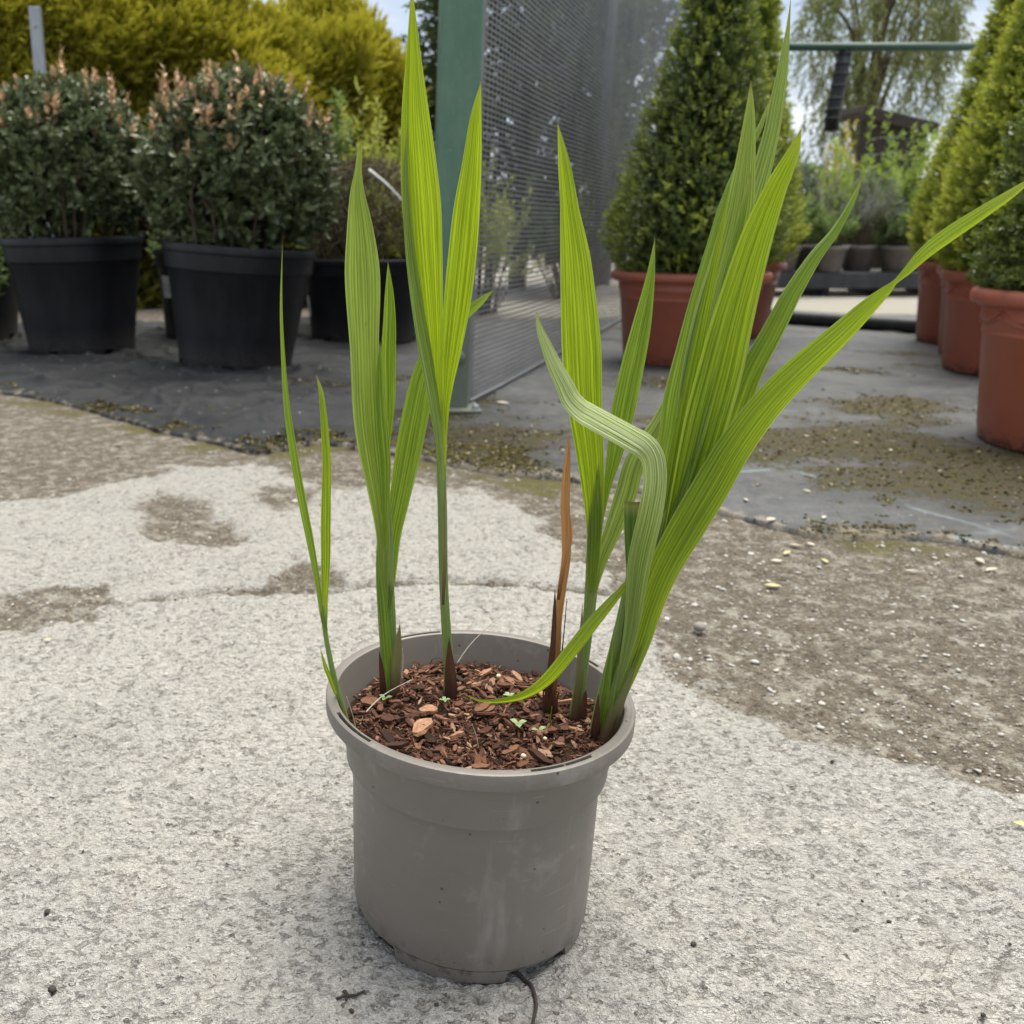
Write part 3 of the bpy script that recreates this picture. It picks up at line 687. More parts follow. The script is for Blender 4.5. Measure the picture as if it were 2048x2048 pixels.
blade(A_, [(672, 1388, 8), (660, 1356, 9), (651, 1334, 8), (640, 1295, 0)], ya - 0.006, ya - 0.012, M['leaf_bright'], 0, 0.1, 0.01, 2, 20, 9)

# broad fan of leaves, left
B_, yb = shoot(783, 1383, 'broad leafy shoot left of centre with three wide leaves and a split brown sheath')
stalk(B_, [(782, 1392, 30), (778, 1320, 32), (774, 1240, 36), (770, 1160, 36), (770, 1090, 34), (771, 1020, 22), (772, 960, 10), (773, 925, 0.5)], yb, yb + 0.005, M['stem'], 0.42)
blade(B_, [(769, 1238, 12), (766, 1150, 20), (765, 1073, 26), (754, 990, 36), (741, 907, 48), (732, 824, 55), (727, 699, 57), (723, 559, 70), (719, 466, 54), (714, 390, 30), (716, 345, 15), (720, 300, 9), (723, 275, 0)], yb - 0.006, yb - 0.02, M['leaf_grey'], 10, 0.16, 0.016, 4, 70, 33, c0=0.35)
blade(B_, [(770, 1100, 10), (768, 1000, 18), (766, 930, 26), (760, 860, 28), (757, 790, 24), (758, 735, 12), (760, 680, 0)], yb - 0.012, yb - 0.020, M['leaf'], -25, -0.22, 0.02, 3)
blade(B_, [(773, 1040, 6), (774, 960, 6), (774, 895, 10), (775, 850, 18), (776, 800, 25), (775, 745, 29), (775, 700, 29), (777, 640, 25), (777, 580, 16), (776, 524, 0)], yb, yb + 0.012, M['leaf'], 25, 0.2, 0.045, 5)
blade(B_, [(775, 1230, 14), (780, 1150, 26), (786, 1073, 34), (797, 1015, 40), (806, 969, 45), (818, 907, 52), (834, 824, 54), (853, 741, 46), (885, 672, 32), (925, 634, 22), (960, 604, 16), (989, 578, 0)], yb - 0.006, yb + 0.05, M['leaf'], -18, 0.12, 0.030, 5, 70, 33)
blade(B_, [(779, 1390, 16), (776, 1340, 18), (771, 1270, 20), (765, 1200, 19), (758, 1140, 11), (753, 1090, 0)], yb - 0.012, yb - 0.010, M['leaf'], 0, 0.3, 0.01, 2, name='sheath')
blade(B_, [(787, 1392, 26), (789, 1350, 24), (792, 1320, 20), (796, 1285, 14), (800, 1246, 0)], yb - 0.015, yb - 0.012, M['sheath'], 0, 0.35, 0.015, 3, name='sheath')
blade(B_, [(768, 1392, 14), (765, 1360, 12), (762, 1330, 8), (758, 1300, 0)], yb - 0.012, yb - 0.012, M['dry_dark'], 0, 0.3, 0.02, 3, name='dry_sheath')

# tall central shoot
C_, yc = shoot(901, 1388, 'tall central shoot with two long upright leaves reaching the top of the photo')
stalk(C_, [(901, 1398, 26), (897, 1320, 21), (892, 1250, 19), (887, 1155, 18), (885, 1031, 19), (883, 948, 19), (883, 880, 22), (885, 830, 14), (888, 780, 0.5)], yc, yc, M['stem'], 0.5)
blade(C_, [(884, 930, 14), (882, 880, 22), (872, 800, 30), (868, 730, 34), (866, 690, 44), (860, 605, 58), (853, 512, 72), (847, 419, 80), (840, 326, 73), (833, 233, 58), (829, 140, 37), (826, 47, 17), (823, -40, 0)], yc - 0.010, yc + 0.02, M['leaf_bright'], 12, -0.20, 0.014, 5, 80, 37, c0=0.45)
blade(C_, [(885, 960, 10), (880, 880, 14), (868, 792, 22), (852, 700, 26), (836, 605, 24), (823, 512, 20), (815, 419, 16), (812, 330, 10), (815, 250, 0)], yc - 0.018, yc + 0.008, M['leaf_grey'], -30, 0.12, 0.01, 2)
blade(C_, [(886, 950, 8), (889, 840, 14), (893, 780, 22), (901, 699, 42), (912, 605, 56), (922, 512, 59), (931, 419, 55), (942, 326, 40), (951, 233, 23), (962, 162, 0)], yc - 0.002, yc - 0.03, M['leaf_bright'], -14, -0.16, 0.026, 5, 70, 33, c0=-0.5)
blade(C_, [(886, 1210, 5), (889, 1130, 8), (888, 1050, 6), (889, 955, 0)], yc - 0.012, yc - 0.010, M['sheath'], 0, 0.2, 0.01, 2, name='sheath')
blade(C_, [(903, 1400, 26), (902, 1365, 24), (900, 1330, 18), (898, 1273, 0)], yc - 0.014, yc - 0.010, M['dry_dark'], 0, 0.35, 0.02, 3, name='dry_sheath')

# withered shoot
D_, yd = shoot(1096, 1412, 'withered orange brown shoot with dry curled leaf between the green shoots')
blade(D_, [(1096, 1420, 20), (1104, 1350, 19), (1111, 1290, 17), (1114, 1238, 16), (1122, 1175, 17), (1130, 1115, 18), (1130, 1060, 19), (1128, 1010, 18), (1131, 948, 15), (1135, 907, 9), (1138, 868, 0)], yd, yd + 0.01, M['dry'], 20, 0.35, 0.02, 3, name='dry_leaf')
blade(D_, [(1118, 1200, 6), (1126, 1155, 9), (1136, 1110, 11), (1142, 1075, 10), (1141, 1045, 8), (1136, 1015, 0)], yd - 0.004, yd, M['dry'], -35, 0.3, 0.02, 2, name='dry_leaf')
blade(D_, [(1094, 1425, 16), (1100, 1350, 13), (1106, 1290, 11), (1109, 1230, 8), (1110, 1174, 0)], yd - 0.006, yd - 0.005, M['dry_dark'], 0, 0.35, 0.02, 2, name='dry_sheath')
for k in range(5):
    blade(D_, [(1090 + 5 * k, 1432, 8), (1088 + 6 * k, 1405, 7), (1086 + 8 * k, 1375 + 5 * (k % 3), 0)], yd - 0.010, yd - 0.012, M['dry_dark'], 0, 0.3, 0.02, 2, 14, 7, name='dry_sheath')

# shoot right of centre
E_, ye_ = shoot(1153, 1429, 'shoot right of the withered one with a tall creased leaf and two side leaves')
stalk(E_, [(1153, 1440, 32), (1160, 1370, 25), (1172, 1285, 22), (1181, 1197, 25), (1186, 1114, 27), (1189, 1050, 27), (1193, 990, 18), (1197, 925, 0.5)], ye_, ye_ + 0.004, M['stem'], 0.45)
blade(E_, [(1183, 1180, 16), (1187, 1114, 26), (1189, 1060, 30), (1187, 990, 42), (1180, 907, 54), (1171, 824, 66), (1166, 770, 74), (1163, 699, 77), (1157, 605, 70), (1150, 512, 58), (1140, 428, 39), (1138, 408, 35), (1128, 326, 23), (1115, 244, 0)], ye_ - 0.004, ye_ + 0.02, M['leaf_bright'], 0, 0.14, 0.018, 5, 90, 37, c0=0.2)
blade(E_, [(1195, 1080, 8), (1208, 1010, 10), (1216, 965, 17), (1228, 907, 31), (1241, 838, 44), (1260, 745, 45), (1281, 652, 36), (1299, 559, 18), (1310, 475, 0)], ye_, ye_ + 0.03, M['leaf'], 20, 0.16, 0.042, 5)
blade(E_, [(1183, 1200, 10), (1195, 1140, 22), (1208, 1100, 28), (1224, 1060, 34), (1249, 990, 42), (1266, 928, 40), (1290, 885, 34), (1315, 845, 27), (1335, 805, 20), (1352, 765, 0)], ye_ - 0.004, ye_ + 0.045, M['leaf_grey'], 15, 0.15, 0.022, 4)
blade(E_, [(1150, 1440, 18), (1156, 1380, 14), (1161, 1300, 11), (1165, 1206, 0)], ye_ - 0.010, ye_ - 0.008, M['sheath'], 0, 0.3, 0.015, 2, name='sheath')
blade(E_, [(1165, 1440, 14), (1169, 1400, 10), (1172, 1378, 0)], ye_ - 0.012, ye_ - 0.012, M['dry_dark'], 0, 0.3, 0.02, 2, 16, 9, name='dry_sheath')

# big right-hand clump
F_, yf = shoot(1200, 1474, 'largest clump at the right rim, its leaves fanned right and one sky-lit leaf bent left')
stalk(F_, [(1203, 1490, 36), (1222, 1430, 36), (1246, 1360, 40), (1266, 1290, 48), (1284, 1220, 54), (1302, 1150, 56), (1322, 1080, 42), (1342, 1020, 20), (1356, 975, 0.5)], yf, yf + 0.014, M['stem'], 0.42)
stalk(F_, [(1190, 1475, 28), (1208, 1390, 29), (1228, 1320, 31), (1248, 1240, 32), (1262, 1170, 28), (1272, 1100, 14), (1277, 1060, 0.5)], yf + 0.008, yf + 0.010, M['stem'], 0.5)
blade(F_, [(1545, 186, 0), (1517, 260, 11), (1480, 326, 13), (1447, 405, 14), (1415, 512, 18), (1390, 605, 26), (1372, 699, 42), (1355, 792, 58), (1344, 860, 54), (1330, 930, 46), (1318, 1000, 34), (1305, 1080, 24)][::-1], yf + 0.018, yf + 0.07, M['leaf'], 15, 0.15, 0.020, 4, 70, 29)
blade(F_, [(1582, -8, 0), (1576, 60, 8), (1566, 140, 20), (1554, 210, 27), (1545, 262, 30), (1528, 330, 36), (1508, 400, 40), (1490, 470, 42), (1470, 560, 42), (1430, 720, 40), (1380, 880, 30), (1330, 1040, 20)][::-1], yf + 0.016, yf + 0.10, M['leaf_grey'], -15, 0.14, 0.020, 4, 70, 29)
blade(F_, [(1502, 161, 0), (1499, 233, 20), (1490, 326, 38), (1478, 419, 56), (1458, 512, 69), (1434, 605, 78), (1412, 699, 80), (1393, 792, 72), (1380, 870, 60), (1362, 960, 46), (1340, 1040, 34), (1318, 1110, 24)][::-1], yf + 0.012, yf + 0.045, M['leaf_grey'], 8, 0.10, 0.020, 6, 80, 37)
blade(F_, [(1603, 255, 0), (1588, 300, 22), (1566, 345, 36), (1549, 380, 43), (1515, 466, 60), (1486, 559, 70), (1460, 652, 80), (1437, 745, 86), (1412, 838, 84), (1394, 907, 75), (1370, 990, 56), (1345, 1070, 36), (1322, 1130, 22)][::-1], yf + 0.004, yf + 0.005, M['leaf_bright'], -10, -0.12, 0.024, 7, 80, 41, c0=-0.2)
blade(F_, [(1318, 1120, 14), (1338, 1040, 24), (1362, 960, 30), (1382, 880, 34), (1400, 800, 36), (1424, 690, 34), (1448, 590, 28), (1470, 490, 20), (1490, 400, 12), (1502, 340, 0)], yf + 0.000, yf + 0.022, M['leaf'], 28, 0.18, 0.03, 3, 70, 29)
blade(F_, [(1312, 1150, 12), (1335, 1080, 22), (1368, 1000, 26), (1400, 930, 26), (1432, 850, 22), (1462, 770, 16), (1490, 690, 10), (1512, 620, 0)], yf + 0.002, yf + 0.012, M['leaf_grey'], -25, 0.18, 0.03, 3, 60, 25)
blade(F_, [(1306, 1160, 10), (1322, 1080, 18), (1340, 1000, 22), (1358, 900, 25), (1378, 790, 25), (1400, 680, 22), (1424, 560, 16), (1446, 450, 9), (1460, 380, 0)], yf + 0.010, yf + 0.030, M['leaf_bright'], -25, 0.2, 0.03, 3, 60, 25)
blade(F_, [(1726, 349, 0), (1705, 399, 9), (1669, 461, 16), (1628, 512, 24), (1581, 585, 33), (1540, 663, 39), (1498, 740, 43), (1467, 818, 47), (1447, 870, 46), (1412, 950, 38), (1375, 1031, 30), (1335, 1110, 22)][::-1], yf + 0.006, yf + 0.03, M['leaf'], 25, 0.22, 0.022, 4, 70, 29, c0=0.3)
blade(F_, [(2085, 345, 0), (2048, 370, 11), (2011, 396, 19), (1959, 430, 25), (1897, 471, 28), (1850, 507, 24), (1814, 543, 15), (1791, 564, 9), (1773, 582, 19), (1736, 616, 32), (1677, 673, 44), (1586, 757, 56), (1525, 824, 60), (1470, 900, 64), (1423, 980, 68), (1375, 1060, 66), (1330, 1140, 58), (1300, 1215, 52), (1280, 1280, 46), (1256, 1350, 34), (1232, 1420, 16), (1216, 1465, 4)][::-1], yf - 0.010, yf - 0.03, M['leaf_bright'], -20, 0.16, 0.016, 5, 110, 37, c0=-0.35)
blade(F_, [(1072, 623, 0), (1079, 655, 12, -15), (1094, 692, 22, -20), (1110, 728, 29, -30), (1130, 766, 35, -32), (1146, 795, 41, -42), (1166, 814, 45, -50), (1188, 827, 46, -52), (1216, 843, 46, -50), (1266, 872, 48, -44), (1292, 890, 48, -34), (1306, 912, 46, -20), (1311, 940, 45, -12), (1310, 975, 45, -8), (1300, 1031, 47, 0), (1281, 1114, 46, 0), (1272, 1180, 38, 0), (1262, 1260, 28, 0), (1244, 1340, 16, 0), (1228, 1400, 4, 0)][::-1], yf - 0.008, yf - 0.055, M['leaf_skylit'], 0, 0.12, 0.020, 6, 110, 37)
blade(F_, [(1236, 1330, 4), (1252, 1240, 12), (1262, 1160, 20), (1265, 1100, 32), (1266, 1050, 38), (1266, 1004, 40)], yf - 0.002, yf - 0.006, M['leaf_dark'], 10, 0.15, 0.03, 4, 40, 29)
blade(F_, [(1264, 1180, 8), (1254, 1170, 12), (1240, 1186, 14), (1221, 1208, 19), (1182, 1255, 25), (1143, 1305, 26), (1093, 1363, 23), (1039, 1395, 14), (969, 1403, 6), (922, 1386, 0)], yf + 0.002, yf + 0.02, M['leaf_bright'], 30, 0.2, 0.02, 3, 70, 25, bulge=-0.03)
blade(F_, [(1196, 1486, 18), (1206, 1420, 16), (1216, 1350, 13), (1228, 1253, 0)], yf - 0.002, yf - 0.004, M['leaf'], 0, 0.3, 0.015, 2, name='sheath')
blade(F_, [(1208, 1492, 30), (1232, 1420, 24), (1255, 1360, 16), (1275, 1310, 9), (1298, 1267, 0)], yf - 0.012, yf - 0.012, M['sheath'], 0, 0.3, 0.02, 3, name='sheath')
blade(F_, [(1190, 1482, 20), (1192, 1450, 16), (1195, 1415, 8), (1197, 1385, 0)], yf - 0.006, yf - 0.006, M['dry_dark'], 0, 0.3, 0.02, 3, name='dry_sheath')

for r_ in (A_, B_, C_, D_, E_, F_):
    if '_s' in r_: del r_['_s']

# dry straws, a dark needle, weed seedlings and pellets on the mulch
def straw(name, pts, y0, y1, rad, mat, label, cat, group=None):
    C = catmull(np.array(pts, float), 24); s = np.linspace(0, 1, 24)
    P = np.array([AT(u, v, y0 + (y1 - y0) * q) for (u, v), q in zip(C, s)])
    o = tube(name, P - P[0], rad * (1.1 - 0.7 * s), mat, None, 6, 1.0, True, tuple(P[0]))
    return tag(o, label, cat, group)
straw('dry_straw', [(913, 1328), (940, 1290), (975, 1255), (1012, 1224)], 0.86, 0.88, 0.0006, M['straw'], 'thin dry straw slanting up behind the central shoot', 'straw')
straw('dry_straw', [(720, 1470), (722, 1440), (745, 1410), (775, 1385), (822, 1360)], 0.775, 0.83, 0.0009, M['straw'], 'pale curved dry straw arching over the left side of the mulch', 'straw')
straw('dry_straw', [(716, 1475), (705, 1430), (693, 1393)], 0.77, 0.765, 0.0006, M['straw'], 'short dry straw standing by the left rim', 'straw')
straw('dry_straw', [(860, 1330), (866, 1318), (880, 1316), (890, 1322)], 0.87, 0.87, 0.0005, M['dry_dark'], 'small dark curl of root behind the central shoot', 'straw')
straw('dry_straw', [(803, 1355), (806, 1320), (805, 1297)], 0.83, 0.83, 0.0006, M['straw'], 'short upright straw touching the broad left shoot', 'straw')
straw('dark_needle', [(1120, 1350), (1127, 1275), (1134, 1197)], 0.83, 0.83, 0.0008, M['dry_dark'], 'thin black needle standing beside the withered shoot', 'needle')
straw('dry_straw', [(958, 1500), (952, 1470), (945, 1450)], 0.735, 0.74, 0.0004, M['straw'], 'hair-thin straw sticking up near the front of the mulch', 'straw')
straw('grass_seedling', [(1100, 1462), (1101, 1440), (1104, 1412)], 0.765, 0.765, 0.0008, M['leaf_bright'], 'single short green grass blade sprouting from the mulch', 'seedling')
M['seed_leaf'] = simple('seedling_leaf', (0.14, 0.22, 0.08), (0.24, 0.33, 0.14), 100, 0.5)
def seedling(u, v, n, size, label):
    g = G(u, v, SOIL_Z + 0.006); r = empty('weed_seedling', (g[0], g[1], SOIL_Z + 0.001))
    tag(r, label, 'seedling', 'weed seedlings in the mulch')
    tube('stem', [(0, 0, -0.003), (0.0004, 0, 0.003), (0, 0, 0.006)], 0.0005, M['seed_leaf'], r, 6)
    for k in range(n):
        a = 6.28 * k / n + 0.6 * rng.random(); t = np.linspace(0, 1, 7); w = np.sin(np.pi * np.clip(t * 0.85 + 0.13, 0, 1)) * 0.36 * size
        x = 0.0006 + t * size; z = 0.006 + 0.25 * size * np.sin(t * 2.2)
        V = np.stack([np.stack([x, c * w, z + abs(c) * 0.15 * w], -1) for c in (-1, -0.5, 0, 0.5, 1)], 1)
        me = np_mesh('leaf', V.reshape(-1, 3), grid_faces(7, 5)); link_mesh('leaf', me, M['seed_leaf'], r, rot=(0, 0, a))
seedling(770, 1398, 3, 0.0064, 'small weed seedling beside the curved straw at the left of the mulch')
seedling(889, 1402, 4, 0.0049, 'small four-leaved weed seedling in front of the central shoot')
seedling(1018, 1393, 4, 0.0053, 'weed seedling under the tip of the drooping leaf')
seedling(1036, 1450, 3, 0.0083, 'three-leaved weed seedling in the middle of the mulch')
seedling(1078, 1462, 2, 0.0067, 'two-leaved weed seedling right of the middle of the mulch')
M['pellet'] = simple('pellet', (0.62, 0.52, 0.30), (0.72, 0.63, 0.42), 300, 0.4)
def rock_mesh(name, seed, sub=2, rough=0.22):
    import bmesh
    bm = bmesh.new(); bmesh.ops.create_icosphere(bm, subdivisions=sub, radius=0.5); r = np.random.default_rng(seed); k = r.normal(0, 1, (6, 3)); ph = r.random(6) * 6
    for v in bm.verts:
        d = np.array(v.co); f = 1 + rough * sum(math.sin(k[i] @ d * 3 + ph[i]) for i in range(6)) / 3
        v.co = Vector(d * f)
    me = bpy.data.meshes.new(name); bm.to_mesh(me); bm.free()
    me.polygons.foreach_set('use_smooth', np.ones(len(me.polygons), bool))
    return me
for u, v, s, lab in ((1047, 1513, 0.0050, 'cream fertiliser pellet near the front right of the mulch'), (1090, 1478, 0.0036, 'small cream pellet beside the two-leaved seedling'), (997, 1353, 0.0050, 'pale stone bead at the back of the mulch')):
    g = G(u, v, SOIL_Z + 0.005)
    tag(link_mesh('pellet', rock_mesh('pellet', int(u), 2, 0.06), M['pellet'], None, (g[0], g[1], SOIL_Z + 0.0055), (0, 0, u), (s, s, s * 0.9)), lab, 'pellet', 'pellets in the mulch')

# ------------------------------------------------------------------ foliage builders
def frames(D):
    D = unit(D); ref = np.where(np.abs(D[:, 2:3]) < 0.9, np.array([[0, 0, 1.0]]), np.array([[1.0, 0, 0]]))
    S = unit(np.cross(D, ref)); return D, S, np.cross(S, D)

def rand_dirs(n):
    return unit(rng.normal(0, 1, (n, 3)))

class Leaves:
    """collects many small folded leaves; build() makes them one crown mesh"""
    def __init__(self): self.P, self.D, self.N, self.L, self.W, self.v, self.t = [], [], [], [], [], [], []
    def add(self, P, D, N, L, W, var, tip):
        n = len(P)
        for lst, a in ((self.P, P), (self.D, unit(D)), (self.N, N), (self.L, np.broadcast_to(L, n)), (self.W, np.broadcast_to(W, n)), (self.v, np.broadcast_to(var, n)), (self.t, np.broadcast_to(tip, n))): lst.append(np.array(a, float))
    def sprigs(self, P, A, n, slen, L, W, spread=1.0, jit=0.25, tip=0.0, tipgrad=True, flat=0.0, vshift=0.0):
        """n leaves along each short shoot that starts at P and grows along A"""
        m = len(P); A, S, B = frames(A); slen = np.broadcast_to(slen, m); tip = np.broadcast_to(tip, m); ph = rng.random(m) * 6.28; sv = rng.random(m)
        for i in range(n):
            f = (i + 0.5) / n; a = ph + i * (3.14159 if flat else 2.4) + rng.normal(0, 0.25, m)
            rad = np.cos(a)[:, None] * S + (1 - flat) * np.sin(a)[:, None] * B
            sp = spread * (1 - 0.55 * f) + rng.normal(0, jit, m)
            D = np.cos(sp)[:, None] * A + np.sin(sp)[:, None] * rad + rng.normal(0, jit * 0.4, (m, 3))
            N = unit(np.cross(np.cross(D, A), D) + 1e-4)
            sc = (0.75 + 0.5 * rng.random(m)) * (1 - 0.35 * f)
            tv = tip * (f ** 0.7 if tipgrad else 1)
            self.add(P + A * (slen * f)[:, None], D, N, L * sc, W * sc, np.clip(0.5 * sv + 0.5 * rng.random(m) + vshift, 0, 1), tv)
    def build(self, name, mat, parent, six=True, fold=0.22, loc=(0, 0, 0)):
        P, D, N, L, W, v, t = (np.concatenate(x) for x in (self.P, self.D, self.N, self.L, self.W, self.v, self.t))
        S = unit(np.cross(D, N)); N = np.cross(S, D); n = len(P)
        if six: T = [(0, 0, 0), (0.33, -0.5, fold), (0.70, -0.36, fold * 0.7), (1, 0, -0.12), (0.70, 0.36, fold * 0.7), (0.33, 0.5, fold), (0.5, 0, 0)]; Fc = [np.array([[0, 6, 1], [6, 3, 2], [0, 5, 6], [6, 4, 3], [1, 6, 2], [6, 5, 4]])]
        else: T = [(0, 0, 0), (0.42, -0.5, fold), (1, 0, -0.06), (0.42, 0.5, fold)]; Fc = [np.array([[0, 2, 1], [0, 3, 2]])]
        V = np.stack([P + D * (L * a)[:, None] + S * (W * b)[:, None] + N * (W * c)[:, None] for a, b, c in T], 1); k = len(T)
        fs = [(f[None] + (np.arange(n) * k)[:, None, None]).reshape(-1, 3) for f in Fc]
        me = np_mesh(name, V.reshape(-1, 3), fs, False, {'var': np.repeat(v, k), 'tip': np.repeat(t, k)})
        return link_mesh(name, me, mat, parent, loc)

def twigs(name, segs, mat, parent, n=5):
    """branches joined into one woody part: list of (points, r0, r1)"""
    Vs, Fs, off = [], [], 0
    for pts, r0, r1 in segs:
        P = catmull(np.array(pts, float), 3 * len(pts)) if len(pts) > 2 else np.array(pts, float)
        m = len(P); T = unit(np.gradient(P, axis=0)); ref = np.where(np.abs(T[:, 2:3]) < 0.9, np.array([[0, 0, 1.0]]), np.array([[1.0, 0, 0]])); S = unit(np.cross(T, ref)); N = np.cross(S, T)
        rad = np.linspace(r0, r1, m); a = np.linspace(0, 2 * np.pi, n, endpoint=False)
        Vs.append((P[:, None] + rad[:, None, None] * (np.cos(a)[None, :, None] * S[:, None] + np.sin(a)[None, :, None] * N[:, None])).reshape(-1, 3)); Fs.append(grid_faces(m, n, True) + off); off += m * n
    me = np_mesh(name, np.vstack(Vs), np.vstack(Fs)); return link_mesh(name, me, mat, parent)

def lump(P, amp=0.12, f=3.0, seed=0):
    return 1 + amp * (vnoise(P[:, 0] * f + seed, P[:, 2] * f + P[:, 1] * f * 0.7, seed) + 0.5 * vnoise(P[:, 1] * f * 2, P[:, 2] * f * 2 + seed, seed + 1))

M['bark_wood'] = simple('twig_bark', (0.060, 0.045, 0.034), (0.125, 0.095, 0.070), 40, 0.85, 0.2, 0.5, 120)
M['potsoil'] = simple('pot_soil', (0.02, 0.015, 0.011), (0.055, 0.042, 0.032), 60, 0.95, 0.1, 0.8, 90)

# ------------------------------------------------------------------ black nursery pots and their shrubs
def black_mat():
    b = NB('black_plastic'); o = b.obj(); z = b.n('SeparateXYZ', {0: o}).outputs[2]
    n1, n2 = b.noise(b.map(o, (1, 1, 0.3)), 14.0, 4, 0.65), b.noise(o, 60.0, 4, 0.7)
    col = b.mix(b.ramp(n1, [(0.35, 0.0), (0.75, 1.0)]), (0.0045, 0.0052, 0.0075), (0.012, 0.0135, 0.017))
    dust = b.math('MULTIPLY', b.ramp(n2, [(0.30, 0.05), (0.70, 0.7)]), b.ramp(z, [(0.0, 1.0), (0.14, 0.05)]))
    col = b.mix(dust, col, (0.085, 0.076, 0.064))
    return b.done(b.bsdf(col, b.ramp(n2, [(0.2, 0.36), (0.8, 0.58)]), b.bump(n2, 0.08, 0.002), 0.32))
M['black'] = black_mat()
M['label'] = simple('white_label', (0.70, 0.70, 0.68), (0.80, 0.80, 0.78), 30, 0.5)
M['print'] = simple('label_print', (0.30, 0.32, 0.33), (0.38, 0.40, 0.41), 30, 0.5)
def nursery_pot(loc, Rr, Rb, H, label, rot=(0, 0, 0), notch_at=-1.9, name='nursery_pot'):
    def prof(a):
        nt = np.zeros_like(a)
        for q in range(6): nt = np.maximum(nt, in_arc(a, notch_at + q * 1.047 - 0.10, notch_at + q * 1.047 + 0.10, 0.02))
        base = [(0.001, 0.045), (Rb * 0.95, 0.045), (Rb * 0.955, 0.001), (Rb * 0.985, 0.0), (Rb, 0.006), (Rb * 1.004, 0.045), (Rb + (Rr * 0.93 - Rb) * 0.5, H * 0.45), (Rr * 0.925, H * 0.79), (Rr * 0.935, H * 0.80), (Rr * 0.955, H * 0.805),
                (Rr * 0.975, H * 0.93), (Rr * 0.985, H * 0.935), (Rr * 0.998, H * 0.94), (Rr, H * 0.95), (Rr, H * 0.99), (Rr * 0.99, H), (Rr * 0.955, H), (Rr * 0.945, H * 0.985), (Rr * 0.90, H * 0.80), (Rr * 0.86, H * 0.6)]
        P = np.tile(np.array(base, float)[None], (len(a), 1, 1))
        for k in (2, 3, 4): P[:, k, 1] = np.maximum(P[:, k, 1], nt * 0.030)
        return P
    r = empty(name, loc, rot); tag(r, label, 'pot', 'black nursery pots')
    autosmooth(lathe('pot_wall', prof, M['black'], r, 240), 35)
    a = np.linspace(0, 2 * np.pi, 48, endpoint=False); q = np.linspace(0.01, Rr * 0.905, 12)
    X, Yy = q[:, None] * np.cos(a), q[:, None] * np.sin(a)
    me = np_mesh('pot_soil', np.stack([X, Yy, H * 0.84 + 0.02 * vnoise(X * 9, Yy * 9, 5)], -1).reshape(-1, 3), grid_faces(12, 48, True))
    link_mesh('pot_soil', me, M['potsoil'], r)
    return r

def stick_label(parent, Rr, Rb, H, ang, z0, z1, w):
    """white plant label glued round the tapering wall"""
    n = 10; a = np.linspace(ang - w / 2, ang + w / 2, n); zz = np.linspace(z0, z1, 5)
    V, U = [], []
    for z in zz:
        r = np.interp(z, [0.045, H * 0.45, H * 0.79], [Rb * 1.004, Rb + (Rr * 0.93 - Rb) * 0.5, Rr * 0.925]) + 0.0035
        V += [(r * math.cos(t), r * math.sin(t), z) for t in a]
    o = link_mesh('plant_label', np_mesh('plant_label', np.array(V), grid_faces(5, n)), M['label'], parent)
    for k, (f0, f1) in enumerate(((0.15, 0.85), (0.15, 0.6), (0.15, 0.75))):
        zc = z0 + (z1 - z0) * (0.30 + 0.13 * k); b = np.linspace(ang - w / 2 + w * f0, ang - w / 2 + w * f1, 8); W = []
        for z in (zc, zc + (z1 - z0) * 0.05):
            r = np.interp(z, [0.045, H * 0.45, H * 0.79], [Rb * 1.004, Rb + (Rr * 0.93 - Rb) * 0.5, Rr * 0.925]) + 0.0048
            W += [(r * math.cos(t), r * math.sin(t), z) for t in b]
        link_mesh('printed_line', np_mesh('printed_line', np.array(W), grid_faces(2, 8)), M['print'], o)

